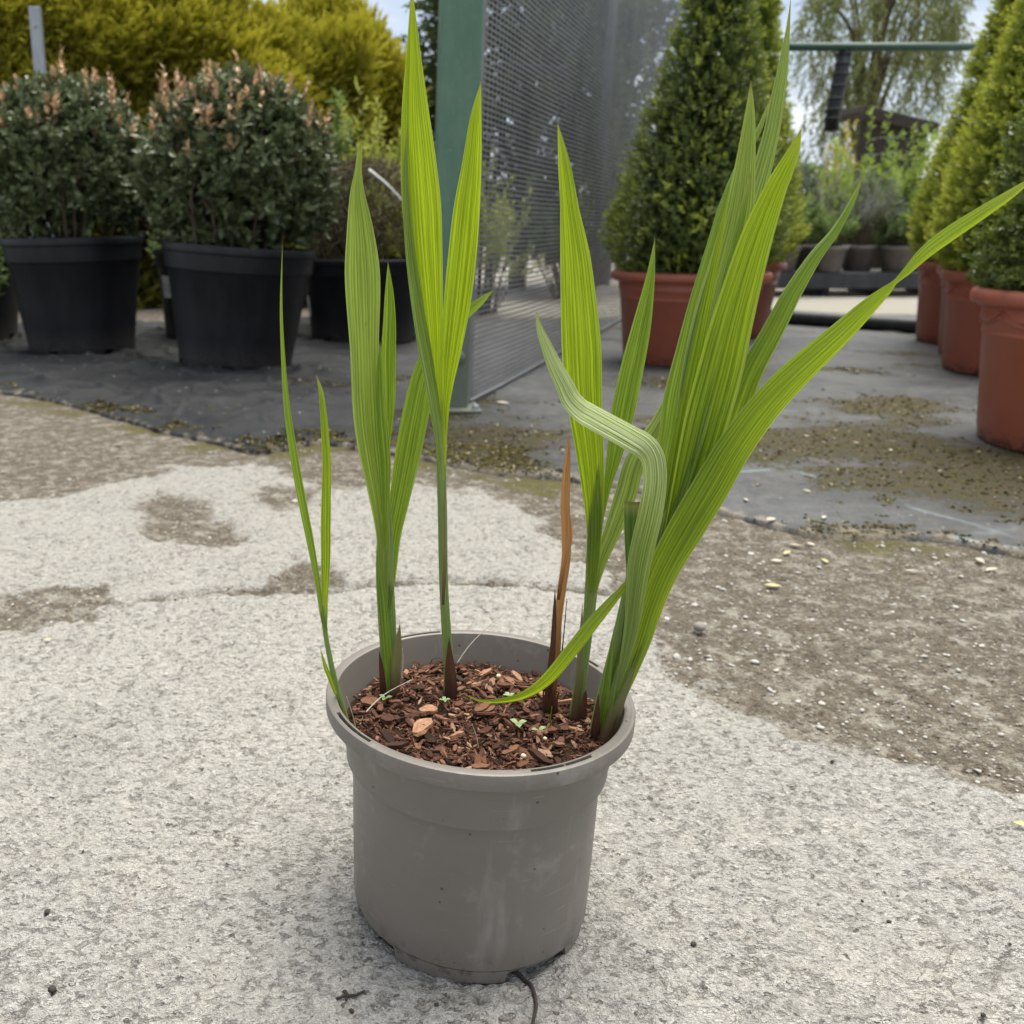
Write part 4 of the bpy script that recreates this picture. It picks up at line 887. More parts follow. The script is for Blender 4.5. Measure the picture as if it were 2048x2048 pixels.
M['shrub'] = foliage_mat('dark_shrub_leaf', (0.036, 0.054, 0.020), (0.165, 0.205, 0.088), (0.66, 0.40, 0.23), 0.15, 0.33, 0.5)
M['shrub_brown'] = foliage_mat('bronze_shrub_leaf', (0.040, 0.035, 0.015), (0.120, 0.095, 0.040), (0.26, 0.17, 0.07), 0.15, 0.5, 0.4)
def round_shrub(loc, rx, ry, z0, z1, label, n=1500, tips=46, mat='shrub', leaf=(0.054, 0.030), seed=1, tall=True):
    r = empty('round_shrub', loc); tag(r, label, 'shrub', 'shrubs in black pots')
    c = np.array([0, 0, (z0 + z1) / 2]); hz = (z1 - z0) / 2
    lv = Leaves(); d = rand_dirs(n); d[:, 2] = np.where(d[:, 2] < -0.75, -d[:, 2], d[:, 2])
    rad = 0.62 + 0.38 * rng.random(n) ** 0.55
    sq = np.stack([d[:, 0] * rx, d[:, 1] * ry, d[:, 2] * hz], -1)
    P = c + sq * (rad * lump(d, 0.10, 2.6, seed))[:, None]
    A = unit(d * 0.8 + np.array([0, 0, 0.55]) + rng.normal(0, 0.35, (n, 3)))
    keep = (P[:, 2] > z0 + 0.03) & ~((P[:, 2] < z0 + 0.28 * (z1 - z0)) & (rng.random(n) < 0.45))
    P, A = P[keep], A[keep]
    lv.sprigs(P - A * 0.05, A, 7, 0.075, leaf[0], leaf[1], 1.15, 0.3, np.where((A[:, 2] > 0.45) & (P[:, 2] > c[2] + 0.1 * hz) & (rng.random(len(P)) < 0.07), 0.75, 0.0))
    segs = []
    if tips:
        dt = rand_dirs(tips * 5); dt = dt[(dt[:, 2] > 0.38)][:tips]
        Pt = c + np.stack([dt[:, 0] * rx, dt[:, 1] * ry, dt[:, 2] * hz], -1) * 0.99
        At = unit(dt * 0.35 + np.array([0, 0, 1.0]) + rng.normal(0, 0.12, (len(dt), 3))); sl = 0.03 + 0.09 * rng.random(len(dt)) ** 1.5
        lv.sprigs(Pt, At, 9, sl * 1.25, 0.040, 0.016, 0.85, 0.2, 0.75 + 0.25 * rng.random(len(Pt)), False)
        segs += [([p - a * 0.1, p + a * s_], 0.003, 0.001) for p, a, s_ in zip(Pt, At, sl)]
    lv.build('crown', M[mat], r)
    for k in range(26):
        a = rng.random() * 6.28; q = rand_dirs(1)[0]; q[2] = abs(q[2]) * 0.9 - 0.25
        e = c + q * np.array([rx, ry, hz]) * (0.75 + 0.2 * rng.random())
        b0 = np.array([0.05 * math.cos(a), 0.05 * math.sin(a), z0 - 0.10]); mid = (b0 + e) / 2 + np.array([q[0] * 0.10, q[1] * 0.10, -0.06])
        segs.append(([b0, mid, e], 0.011, 0.003))
        for _ in range(3):
            e2 = e + rand_dirs(1)[0] * 0.13; segs.append(([mid * 0.5 + e * 0.5, (mid + e) * 0.25 + e2 * 0.5 + rng.normal(0, 0.02, 3), e2], 0.005, 0.002))
    twigs('branches', segs, M['bark_wood'], r)
    return r

nursery_pot((-1.36, 4.99, 0.012), 0.355, 0.272, 0.575, 'black nursery pot of the shrub at the left edge of the photo', (0, R(-1.0), 0.2), -2.05)
round_shrub((-1.36, 4.99, 0.0), 0.42, 0.42, 0.50, 1.33, 'round dark green shrub with orange tips in the leftmost large black pot', 2300, 34, seed=3)
nursery_pot((-0.50, 4.46, 0.012), 0.352, 0.265, 0.545, 'tilted black nursery pot of the second round shrub', (0, R(4.0), 0), -1.62)
round_shrub((-0.46, 4.50, 0.0), 0.43, 0.42, 0.44, 1.27, 'round dark green shrub thick with pink orange tips in the tilted black pot', 2400, 58, seed=9)
p3 = nursery_pot((0.13, 5.50, 0.012), 0.37, 0.30, 0.455, 'wide black nursery pot behind the leaves of the left shoot', (0, 0, 0), -1.3)
stick_label(p3, 0.37, 0.30, 0.455, -2.86, 0.14, 0.25, 0.16)
round_shrub((0.13, 5.50, 0.0), 0.40, 0.36, 0.36, 1.00, 'low bronze brown conifer-like shrub left of the green post', 1700, 0, 'shrub_brown', (0.030, 0.008), 15)
p4 = nursery_pot((-0.78, 5.62, 0.012), 0.30, 0.25, 0.50, 'black nursery pot with a white label behind the tilted pot', (0, 0, 0), -1.8)
stick_label(p4, 0.30, 0.25, 0.50, -2.35, 0.24, 0.36, 0.42)
round_shrub((-0.78, 5.62, 0.0), 0.30, 0.30, 0.42, 0.95, 'small green shrub half hidden between the two round shrubs', 700, 0, 'shrub', (0.04, 0.018), 21)
p5 = nursery_pot((-2.20, 5.55, 0.012), 0.36, 0.30, 0.46, 'black nursery pot cut off by the left edge of the photo', (0, 0, 0), -1.2)
stick_label(p5, 0.36, 0.30, 0.46, -0.75, 0.20, 0.34, 0.22)
round_shrub((-2.20, 5.55, 0.0), 0.40, 0.40, 0.38, 0.98, 'shrub at the far left edge behind the first black pot', 800, 0, 'shrub', (0.04, 0.018), 27)

# fresh yellow-green plants behind the shrubs
M['lime'] = foliage_mat('lime_leaf', (0.14, 0.19, 0.03), (0.40, 0.44, 0.08), (0.58, 0.55, 0.10), 0.45, 0.5, 0.3)
M['fresh'] = foliage_mat('fresh_green_leaf', (0.12, 0.20, 0.03), (0.32, 0.42, 0.08), (0.45, 0.52, 0.12), 0.45, 0.5, 0.3)
M['midgreen'] = foliage_mat('mid_green_leaf', (0.055, 0.10, 0.025), (0.19, 0.28, 0.075), (0.33, 0.40, 0.13), 0.35, 0.5, 0.35)
def upright_plant(loc, h, rad, label, mat, n=60, leaf=(0.05, 0.018), seed=1, name='leafy_plant', cat='plant', nleaf=12, group=None, tip=0.3):
    """many upright leafy stems from one base"""
    r = empty(name, loc); tag(r, label, cat, group)
    lv = Leaves(); segs = []
    a = rng.random(n) * 6.28; q = np.sqrt(rng.random(n)); hh = h * (0.55 + 0.45 * rng.random(n)) * (1 - 0.35 * q ** 2)
    for i in range(n):
        b0 = np.array([q[i] * rad * 0.3 * math.cos(a[i]), q[i] * rad * 0.3 * math.sin(a[i]), 0]); e = np.array([q[i] * rad * math.cos(a[i]), q[i] * rad * math.sin(a[i]), hh[i]]) + rng.normal(0, 0.03, 3)
        mid = (b0 + e) / 2 + np.array([0, 0, 0.08 * h]); segs.append(([b0, mid, e], 0.006, 0.0015))
        C = catmull([b0, mid, e], 12)[5:]; k = len(C)
        D = unit(np.gradient(C, axis=0)) + rng.normal(0, 0.3, (k, 3))
        lv.sprigs(C, unit(D), nleaf, 0.10, leaf[0], leaf[1], 1.2, 0.35, tip * np.linspace(0, 1, k))
    lv.build('foliage', M[mat], r, False); twigs('stems', segs, M['bark_wood'], r, 4)
    return r
upright_plant((0.20, 6.35, 0), 1.42, 0.42, 'bright lime green bush behind the tall central leaves', 'lime', 90, (0.06, 0.024), nleaf=8)
upright_plant((-0.08, 6.10, 0), 1.50, 0.16, 'slender pale green sapling rising behind the low bronze shrub', 'midgreen', 16, (0.085, 0.034), nleaf=7)
upright_plant((0.42, 6.05, 0), 1.05, 0.30, 'yellow green bush beside the green post', 'lime', 60, (0.055, 0.024), nleaf=8)
upright_plant((-0.95, 5.95, 0), 0.95, 0.22, 'grassy bright green plant in the gap between the two round shrubs', 'midgreen', 30, (0.06, 0.016), nleaf=7)
upright_plant((-1.95, 5.15, 0), 0.66, 0.16, 'green weed at the left edge beside the first black pot', 'midgreen', 20, (0.07, 0.02), nleaf=6)

# ------------------------------------------------------------------ golden conifer hedge
M['gold'] = foliage_mat('golden_conifer', (0.070, 0.080, 0.014), (0.26, 0.255, 0.032), (0.54, 0.50, 0.052), 0.30, 0.65, 0.2)
M['dead'] = foliage_mat('dead_conifer', (0.022, 0.016, 0.012), (0.060, 0.045, 0.032), None, 0.05, 0.8, 0.1)
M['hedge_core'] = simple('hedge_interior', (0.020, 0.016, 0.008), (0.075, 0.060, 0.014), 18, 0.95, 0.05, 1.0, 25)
def hedge(name, label, ends, h_of, thick, n, seed):
    (x0, y0), (x1, y1) = ends; r = empty(name, ((x0 + x1) / 2, (y0 + y1) / 2, 0)); tag(r, label, 'hedge', 'golden conifers'); c = np.array([(x0 + x1) / 2, (y0 + y1) / 2, 0])
    t = rng.random(n); d = unit(np.array([[x1 - x0, y1 - y0, 0.0]]))[0]; nrm = np.array([d[1], -d[0], 0]); nrm = nrm if nrm[1] < 0 else -nrm
    H = h_of(t); side = rng.random(n); lift = rng.random(n) ** 0.8
    z = lift * H
    clump = 0.5 * vnoise(t * 9 + seed, z * 2.2, seed) + 0.35 * vnoise(t * 22, z * 5, seed + 2)
    dep = thick * (0.55 + clump * 0.8) * np.sqrt(np.clip(1 - (lift) ** 4, 0, 1)) + 0.03
    front = side < 0.82
    P = np.array([x0, y0, 0.0]) + t[:, None] * np.array([x1 - x0, y1 - y0, 0.0]) + nrm * (np.where(front, dep, -dep))[:, None]; P[:, 2] = z * (0.96 + 0.05 * clump)
    A = unit(nrm * np.where(front, 0.9, -0.9)[:, None] + np.array([0, 0, 0.25]) + d * 0.35 + rng.normal(0, 0.35, (n, 3)) + np.array([0, 0, 1.0]) * (lift[:, None] ** 5))
    dead = (vnoise(t * 7 + 3.1, z * 1.6 + 1.7, seed + 7) > 0.22) & (lift < 0.62)
    lv = Leaves(); k = ~dead
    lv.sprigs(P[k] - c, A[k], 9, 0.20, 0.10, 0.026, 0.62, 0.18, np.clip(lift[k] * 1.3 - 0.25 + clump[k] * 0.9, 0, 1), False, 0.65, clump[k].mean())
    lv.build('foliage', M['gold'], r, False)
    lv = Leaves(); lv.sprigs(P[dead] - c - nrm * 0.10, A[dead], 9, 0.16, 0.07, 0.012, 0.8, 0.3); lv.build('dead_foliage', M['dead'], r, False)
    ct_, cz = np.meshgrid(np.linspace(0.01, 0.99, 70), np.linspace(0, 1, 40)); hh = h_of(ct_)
    for sgn, nm in ((1, 'dark_core'), (-1, 'dark_core')):  # solid dark sheets that close gaps and stand for inner shade
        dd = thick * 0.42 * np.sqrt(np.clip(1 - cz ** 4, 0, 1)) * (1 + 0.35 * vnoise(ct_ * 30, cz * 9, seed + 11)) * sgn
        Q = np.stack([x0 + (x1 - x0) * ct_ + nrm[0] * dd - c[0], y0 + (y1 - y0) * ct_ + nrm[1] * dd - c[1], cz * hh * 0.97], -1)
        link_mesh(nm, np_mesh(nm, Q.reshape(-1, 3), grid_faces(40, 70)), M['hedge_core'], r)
    segs = []
    for i in range(int(9)):
        tt = (i + 0.5) / 9; b0 = np.array([x0 + (x1 - x0) * tt, y0 + (y1 - y0) * tt, 0]) - c
        segs.append(([b0, b0 + np.array([0.05, 0, float(h_of(np.array([tt]))[0]) * 0.8])], 0.06, 0.02))
    twigs('trunks', segs, M['bark_wood'], r, 7)
    return r
hedge('conifer_hedge', 'long golden yellow conifer hedge along the upper left with dark dead patches', ((-5.4, 7.6), (0.15, 8.5)), lambda t: 2.95 - 0.75 * sstep(0.50, 0.97, t) + 0.08 * np.sin(t * 19), 0.55, 21000, 41)
hedge('golden_conifer', 'golden conifer at the right end of the hedge, left of the green post', ((-0.55, 9.3), (0.62, 9.0)), lambda t: 2.62 - 0.9 * np.abs(t - 0.32) ** 1.6 * 1.6, 0.5, 6500, 47)

# ------------------------------------------------------------------ posts, netting, rail
def metal_mat(name, c1, c2, low=None, rough=0.5, metal=0.0):
    b = NB(name); o = b.obj(); z = b.n('SeparateXYZ', {0: o}).outputs[2]
    n1, n2 = b.noise(b.map(o, (1, 1, 0.35)), 12.0, 5, 0.7), b.noise(o, 90.0, 3, 0.7)
    col = b.mix(b.ramp(n1, [(0.3, 0.0), (0.72, 1.0)]), c1, c2)
    if low: col = b.mix(b.ramp(b.math('ADD', b.n('SeparateXYZ', {0: b.pos()}).outputs[2], b.math('MULTIPLY', n1, 0.25)), [(0.45, 0.9), (0.62, 0.0)]), col, low)
    col = b.mix(b.ramp(n2, [(0.62, 0.0), (0.76, 0.5)]), col, (0.30, 0.34, 0.30))
    return b.done(b.bsdf(col, rough, b.bump(n2, 0.12, 0.002), 0.45, metal))
M['green_steel'] = metal_mat('green_painted_steel', (0.058, 0.130, 0.085), (0.098, 0.180, 0.122), (0.125, 0.135, 0.105))
M['galv'] = metal_mat('galvanised_steel', (0.24, 0.26, 0.28), (0.36, 0.38, 0.40), None, 0.45, 0.6)
M['rail'] = metal_mat('dark_green_rail', (0.030, 0.075, 0.055), (0.055, 0.110, 0.080))
M['dark_rubber'] = simple('black_tube', (0.014, 0.015, 0.018), (0.035, 0.037, 0.040), 20, 0.5)
post = empty('steel_post', (0.385, 3.36, 0.0)); tag(post, 'green painted square steel post standing left of the netting', 'post')
bevel_box('column', (0.135, 0.10, 2.9), M['green_steel'], post, (0, 0, 1.45), bev=0.008)
bevel_box('base_plate', (0.22, 0.20, 0.012), M['green_steel'], post, (0, 0, 0.016), bev=0.003)
for sx in (-1, 1): lathe('bolt', [(0.0005, 0.016), (0.011, 0.016), (0.012, 0.014), (0.012, 0.0)], M['galv'], post, 6, (sx * 0.09, -0.075, 0.022))
bo = lathe('bolt', [(0.0005, 0.012), (0.020, 0.012), (0.026, 0.006), (0.026, 0.0)], M['green_steel'], post, 16, (0.025, -0.05, 0.20)); bo.rotation_euler = (R(90), 0, 0)

M['net'] = simple('grey_plastic_net', (0.10, 0.107, 0.116), (0.19, 0.198, 0.205), 3, 0.55, 0.4)
NP0, NP1 = np.array([0.470, 3.40]), np.array([2.75, 8.35]); NL = float(np.linalg.norm(NP1 - NP0)); nd = (NP1 - NP0) / NL; nn = np.array([nd[1], -nd[0]])
pitch_h, pitch_v, NH = 0.0190, 0.048, 2.55
def net_point(s, z):
    off = 0.010 * vnoise(s * 0.8, z * 0.6, 301) + 0.0015 * vnoise(s * 3, z * 1.5, 303)
    zz = z + 0.012 * vnoise(s * 0.8, z * 0.6, 305)
    return np.stack([NP0[0] + nd[0] * s + nn[0] * off, NP0[1] + nd[1] * s + nn[1] * off, zz], -1)
ss = np.arange(0, NL, pitch_v); zs = np.arange(0.02, NH, pitch_h)
Vn, Fn, off = [], [], 0
for z in zs:                                               # weft bands
    w = pitch_h * 0.18
    a = net_point(ss, np.full_like(ss, z - w)); b_ = net_point(ss, np.full_like(ss, z + w)); Vn.append(np.concatenate([a, b_])); k = len(ss); i = np.arange(k - 1)
    Fn.append(np.stack([i, i + 1, i + 1 + k, i + k], -1) + off); off += 2 * k
zz_ = np.arange(0.0, NH, 0.03)
for s in ss:                                               # warp bands
    w = pitch_v * (0.13 if s > 0.02 else 0.6)
    a = net_point(np.full_like(zz_, s - w), zz_); b_ = net_point(np.full_like(zz_, s + w), zz_); a[:, :2] -= nn * 0.0008; b_[:, :2] -= nn * 0.0008; Vn.append(np.concatenate([a, b_])); k = len(zz_); i = np.arange(k - 1)
    Fn.append(np.stack([i, i + 1, i + 1 + k, i + k], -1) + off); off += 2 * k
net_root = empty('windbreak_netting', (NP0[0], NP0[1], 0)); tag(net_root, 'grey woven windbreak netting stretched away from the green post', 'netting')
me = np_mesh('netting', np.vstack(Vn) - np.array([NP0[0], NP0[1], 0]), np.vstack(Fn), False)
tag(link_mesh('netting', me, M['net'], net_root), kind='stuff')
tube('hem_cord', net_point(np.linspace(0, NL, 60), np.full(60, 0.03)) - np.array([NP0[0], NP0[1], 0]), 0.006, M['net'], net_root, 6)
def steel_pole(name, u, v0, v1, Y, rad, mat, label, cat):
    p0, p1 = AT(u, v0, Y), AT(u, v1, Y); p1 = np.array([p0[0], Y, p1[2]])
    o = tube(name, [(0, 0, 0), (0, 0, p1[2])], rad, mat, None, 12, 1.0, True, (p0[0], Y, 0.0)); return tag(o, label, cat)
steel_pole('net_pole', 1222, 80, -200, 7.4, 0.03, M['dark_rubber'], 'thin dark pole seen through the netting near its top', 'pole')
bevel_box('cross_bar', (0.42, 0.03, 0.035), M['dark_rubber'], None, tuple(AT(1066, 137, 5.6)), (0, 0.03, 0.2), 0.004)['label'] = 'short dark bar behind the netting to the right of the post'
bpy.data.objects['cross_bar']['category'] = 'bar'
g_ = AT(76, 90, 6.9)
st_ = empty('metal_stake', (g_[0], 6.9, 0.0)); tag(st_, 'grey galvanised stake standing behind the left round shrub', 'stake')
bevel_box('shaft', (0.075, 0.05, 2.02), M['galv'], st_, (0, 0, 1.01), bev=0.006); bevel_box('bolt', (0.018, 0.02, 0.018), M['galv'], st_, (0.0, -0.028, 1.90), bev=0.004)
straw('pale_cane', [(738, 340), (775, 370), (806, 402)], 4.9, 4.85, 0.007, M['label'], 'thin pale cane lying slantwise across the bronze shrub', 'cane')

# green rail with its prop
RY = 6.35
ra, rb = AT(1440, 94, RY), AT(2150, 93, RY + 0.1)
rail = empty('green_rail', (ra[0], RY, 0)); tag(rail, 'dark green horizontal pipe rail across the gap between the topiary cones', 'rail')
o_ = np.array([ra[0], RY, 0])
tube('rail_pipe', [ra - o_, (ra + rb) / 2 - o_, rb - o_], 0.024, M['rail'], rail, 14)
tube('rail_leg', [ra - o_ + np.array([-0.3, 0, 0]), np.array([ra[0] - 0.3, RY, 0.0]) - o_], 0.024, M['rail'], rail, 12)
tube('rail_leg', [rb - o_, np.array([rb[0], rb[1], 0.0]) - o_], 0.024, M['rail'], rail, 12)
pr = [AT(1690, 96, RY + 0.06), AT(1682, 150, RY + 0.05), AT(1668, 215, RY + 0.03), AT(1662, 262, RY + 0.02)]
pp = empty('hanging_hose', tuple(pr[0])); tag(pp, 'dark ribbed hose hanging down from the green rail', 'hose')
tube('hose', np.array(pr) - pr[0], 0.042, M['dark_rubber'], pp, 12)
for k in range(7):
    q = catmull(np.array(pr) - pr[0], 50)[4 + 6 * k]; lathe('ring', [(0.043, -0.008), (0.049, -0.004), (0.049, 0.004), (0.043, 0.008)], M['dark_rubber'], pp, 14, tuple(q))
pg = [G(1490, 645), G(1600, 652), G(1760, 664), G(1880, 672), G(2000, 682)]
pg = [p + np.array([0, 0, 0.055]) for p in pg]
tag(tube('ground_pipe', np.array(pg) - pg[0], 0.045, M['dark_rubber'], None, 14, 1.0, True, tuple(pg[0])), 'black pipe lying on the ground at the back of the ground cover', 'pipe')

# ------------------------------------------------------------------ terracotta pots and topiary cones
def terra_mat():
    b = NB('terracotta_plastic'); o = b.obj(); z = b.n('SeparateXYZ', {0: o}).outputs[2]
    n1, n2 = b.noise(o, 6.0, 4, 0.6), b.noise(o, 50.0, 4, 0.7)
    col = b.mix(b.ramp(n1, [(0.3, 0.0), (0.7, 1.0)]), (0.31, 0.088, 0.052), (0.37, 0.107, 0.064))
    low = b.math('MULTIPLY', b.ramp(n2, [(0.45, 0.0), (0.55, 1.0)]), b.ramp(z, [(0.0, 1.0), (0.05, 0.0)]))
    col = b.mix(low, col, (0.028, 0.024, 0.020))
    col = b.mix(b.math('MULTIPLY', b.ramp(n2, [(0.5, 0.0), (0.8, 0.35)]), b.ramp(z, [(0.3, 0.3), (0.46, 1.0)])), col, (0.36, 0.19, 0.14))
    return b.done(b.bsdf(col, 0.42, b.bump(n2, 0.05, 0.002), 0.5))
M['terra'] = terra_mat()
def terracotta_pot(loc, Rr, H, label, swag=False, name='terracotta_pot'):
    Rb = Rr * 0.75
    r = empty(name, loc); tag(r, label, 'pot', 'terracotta coloured pots')
    prof = [(0.001, 0.012), (Rb * 0.94, 0.012), (Rb * 0.95, 0.0), (Rb * 0.985, 0.0), (Rb, 0.006), (Rb * 1.02, 0.035), (Rb * 1.025, 0.037), (Rr * 0.86, H * 0.70), (Rr * 0.868, H * 0.705), (Rr * 0.870, H * 0.722), (Rr * 0.864, H * 0.728), (Rr * 0.885, H * 0.80), (Rr * 0.893, H * 0.806), (Rr * 0.895, H * 0.822), (Rr * 0.89, H * 0.828),
            (Rr * 0.905, H * 0.885), (Rr * 0.94, H * 0.89), (Rr * 0.985, H * 0.905), (Rr, H * 0.93), (Rr, H * 0.965), (Rr * 0.985, H * 0.99), (Rr * 0.955, H), (Rr * 0.91, H * 0.995), (Rr * 0.885, H * 0.97), (Rr * 0.86, H * 0.8)]
    autosmooth(lathe('pot_wall', prof, M['terra'], r, 128), 50)
    if swag:
        for k in range(8):
            for dz, hh in ((0.0, 0.045), (0.016, 0.03)):
                a = np.linspace(k * 0.785, (k + 1) * 0.785, 16); q = np.linspace(0, 1, 16); z = H * 0.865 - dz - 4 * hh * q * (1 - q); rr_ = np.interp(z, [0.037, H * 0.70, H * 0.80, H * 0.885], [Rb * 1.025, Rr * 0.862, Rr * 0.888, Rr * 0.905]) + 0.001
                tube('swag', np.stack([rr_ * np.cos(a), rr_ * np.sin(a), z], -1), 0.0035, M['terra'], r, 6)
    a = np.linspace(0, 2 * np.pi, 40, endpoint=False); q = np.linspace(0.01, Rr * 0.87, 8); X, Yy = q[:, None] * np.cos(a), q[:, None] * np.sin(a)
    link_mesh('pot_soil', np_mesh('pot_soil', np.stack([X, Yy, H * 0.86 + 0.01 * vnoise(X * 9, Yy * 9, 5)], -1).reshape(-1, 3), grid_faces(8, 40, True)), M['potsoil'], r)
    return r
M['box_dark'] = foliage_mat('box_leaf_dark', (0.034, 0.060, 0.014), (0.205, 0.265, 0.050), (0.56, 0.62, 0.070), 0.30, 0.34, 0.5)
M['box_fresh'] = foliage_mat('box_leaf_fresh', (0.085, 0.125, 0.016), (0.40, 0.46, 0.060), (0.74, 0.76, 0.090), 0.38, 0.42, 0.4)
def cone_profile(prof, n, dens_z=None):
    z = np.array([p[0] for p in prof]); r = np.array([p[1] for p in prof])
    zz = np.linspace(z[0], z[-1], 400); rr = np.interp(zz, z, r); w = np.cumsum(rr + 0.02); w /= w[-1]
    q = rng.random(n); Z = np.interp(q, w, zz); return Z, np.interp(Z, z, r)
def cone_mesh(prof, n, leaf, mat, tipp, seed, parent, nleaf=9):
    lv = Leaves(); Z, rad = cone_profile(prof, n); a = rng.random(n) * 6.28
    d = np.stack([np.cos(a), np.sin(a), np.full(n, 0.30)], -1)
    q = np.stack([np.cos(a) * 2.2, np.sin(a) * 2.2, Z * 3], -1); lm = 1 + 0.10 * vnoise(q[:, 0] * 2 + seed, q[:, 2] * 2 + q[:, 1] * 2, seed) + 0.06 * vnoise(q[:, 0] * 5, q[:, 2] * 5 + q[:, 1] * 4, seed + 1)
    dep = 0.80 + 0.22 * rng.random(n) ** 0.6; outer = dep > 0.90
    P = np.stack([np.cos(a) * rad * dep * lm, np.sin(a) * rad * dep * lm, Z], -1)
    A = unit(d + np.array([0, 0, 0.35]) + rng.normal(0, 0.38, (n, 3)))
    cl = sstep(0.0, 0.5, vnoise(q[:, 0] * 3.0 + 9, q[:, 2] * 2.4 + q[:, 1] * 3, seed + 5) + tipp - 0.5)
    tip = np.where(outer, cl * (0.4 + 0.6 * rng.random(n)), 0.0)
    lv.sprigs(P - A * 0.03, A, nleaf, 0.055, leaf[0], leaf[1], 1.05, 0.3, tip, True)
    ni = int(n * 0.85); Zi, ri = cone_profile(prof, ni); ai = rng.random(ni) * 6.28; k = 0.25 + 0.52 * rng.random(ni)
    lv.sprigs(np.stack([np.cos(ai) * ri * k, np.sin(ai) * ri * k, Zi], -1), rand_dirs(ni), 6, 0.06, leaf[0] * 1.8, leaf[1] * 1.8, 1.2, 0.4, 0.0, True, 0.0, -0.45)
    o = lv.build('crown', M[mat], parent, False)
    segs = [([(0, 0, prof[0][0] - 0.12), (0.01, 0, prof[-1][0] * 0.6), (0, 0, prof[-1][0] * 0.97)], 0.022, 0.004)]
    for i in range(16):
        z = prof[0][0] + (prof[-1][0] - prof[0][0]) * rng.random() * 0.75; a_ = rng.random() * 6.28; rr_ = np.interp(z, [p[0] for p in prof], [p[1] for p in prof]) * 0.8
        segs.append(([(0, 0, z - 0.12), (rr_ * 0.5 * math.cos(a_), rr_ * 0.5 * math.sin(a_), z - 0.05), (rr_ * math.cos(a_), rr_ * math.sin(a_), z + 0.05)], 0.008, 0.003))
    twigs('trunk', segs, M['bark_wood'], parent, 6)
    return o
def copy_children(src, dst):
    for ch in [c for c in COL.objects if c.parent == src]:
        c = ch.copy(); COL.objects.link(c); c.parent = dst
CONE = [(0.40, 0.24), (0.47, 0.355), (0.60, 0.405), (0.74, 0.385), (1.0, 0.30), (1.3, 0.215), (1.6, 0.135), (1.85, 0.065), (1.98, 0.0)]
def cone(loc, label, rot=0.0, name='topiary_cone'):
    r = empty(name, loc, (0, 0, rot)); tag(r, label, 'topiary', 'clipped box cones'); return r
terracotta_pot((1.665, 4.62, 0.012), 0.362, 0.425, 'terracotta pot between the netting and the right-hand clump of leaves')
k1 = cone((1.665, 4.62, 0.0), 'dark green clipped box cone in the terracotta pot beside the netting')
cone_mesh(CONE, 3600, (0.022, 0.012), 'box_dark', 0.60, 51, k1)
terracotta_pot((2.30, 5.72, 0.012), 0.30, 0.43, 'terracotta pot mostly hidden behind the middle cone')
k2 = cone((2.30, 5.72, 0.0), 'lighter green cone showing behind the right side of the middle cone', 1.9)
CONE2 = [(z, r_ * 0.86) for z, r_ in CONE[:-1]] + [(1.85, 0.0)]
cone_mesh(CONE2, 2600, (0.024, 0.013), 'box_fresh', 0.62, 57, k2)
terracotta_pot((2.228, 2.77, 0.012), 0.350, 0.455, 'nearest terracotta pot with moulded swags, cut off by the right edge', True)
k3 = cone((2.228, 2.77, 0.0), 'nearest box cone with glossy dark leaves at the right edge of the photo')
CONE3 = [(0.43, 0.25), (0.48, 0.33), (0.62, 0.345), (0.80, 0.325), (1.05, 0.27), (1.35, 0.20), (1.7, 0.11), (1.95, 0.03), (2.0, 0.0)]
cone_mesh(CONE3, 3600, (0.026, 0.016), 'box_dark', 0.42, 61, k3, 8)
RIGHT = [((2.985, 4.28), 'second terracotta pot of the right-hand row', 'yellow green cone standing second in the right-hand row of pots'),
         ((3.285, 4.80), 'third terracotta pot of the right-hand row', 'yellow green cone standing third in the right-hand row of pots'),
         ((3.520, 5.40), 'rearmost terracotta pot of the right-hand row', 'yellow green cone at the far end of the right-hand row')]
first = None
CONE4 = [(0.42, 0.20), (0.50, 0.31), (0.62, 0.335), (0.85, 0.315), (1.15, 0.25), (1.5, 0.18), (1.85, 0.10), (2.1, 0.03), (2.15, 0.0)]
for i, ((x, y), lp, lc) in enumerate(RIGHT):
    terracotta_pot((x, y, 0.012), 0.288, 0.44, lp, True)
    kk = cone((x, y, 0.0), lc, 2.1 * i)
    if first is None: first = kk; cone_mesh(CONE4, 3400, (0.024, 0.014), 'box_fresh', 0.95, 71, kk, 9)
    else: copy_children(first, kk)

# ------------------------------------------------------------------ far background: bench with plants, trees, shed
M['bench'] = simple('black_bench', (0.018, 0.019, 0.022), (0.045, 0.047, 0.05), 8, 0.6)
BY = 9.6
bl, br = AT(1480, 560, BY), AT(2000, 560, BY)
bench = empty('display_bench', ((bl[0] + br[0]) / 2, BY, 0)); tag(bench, 'low black display bench carrying potted plants in the background', 'bench')
bw = br[0] - bl[0]
for k in range(5): bevel_box('board', (bw, 0.16, 0.03), M['bench'], bench, (0, -0.36 + 0.18 * k, 0.20), bev=0.004)
bevel_box('front_board', (bw, 0.03, 0.14), M['bench'], bench, (0, -0.47, 0.14), bev=0.004)
for k in range(5): bevel_box('leg', (0.06, 0.7, 0.18), M['bench'], bench, (-bw / 2 + 0.1 + k * (bw - 0.2) / 4, 0, 0.09), bev=0.004)
M['greypot'] = simple('small_grey_pot', (0.085, 0.075, 0.068), (0.14, 0.125, 0.115), 8, 0.6)
M['sage'] = foliage_mat('grey_green_leaf', (0.085, 0.095, 0.055), (0.21, 0.22, 0.145), (0.33, 0.34, 0.50), 0.3, 0.6, 0.25)
M['yellow'] = foliage_mat('yellow_leaf', (0.32, 0.26, 0.03), (0.60, 0.50, 0.07), (0.70, 0.60, 0.10), 0.4, 0.6, 0.25)
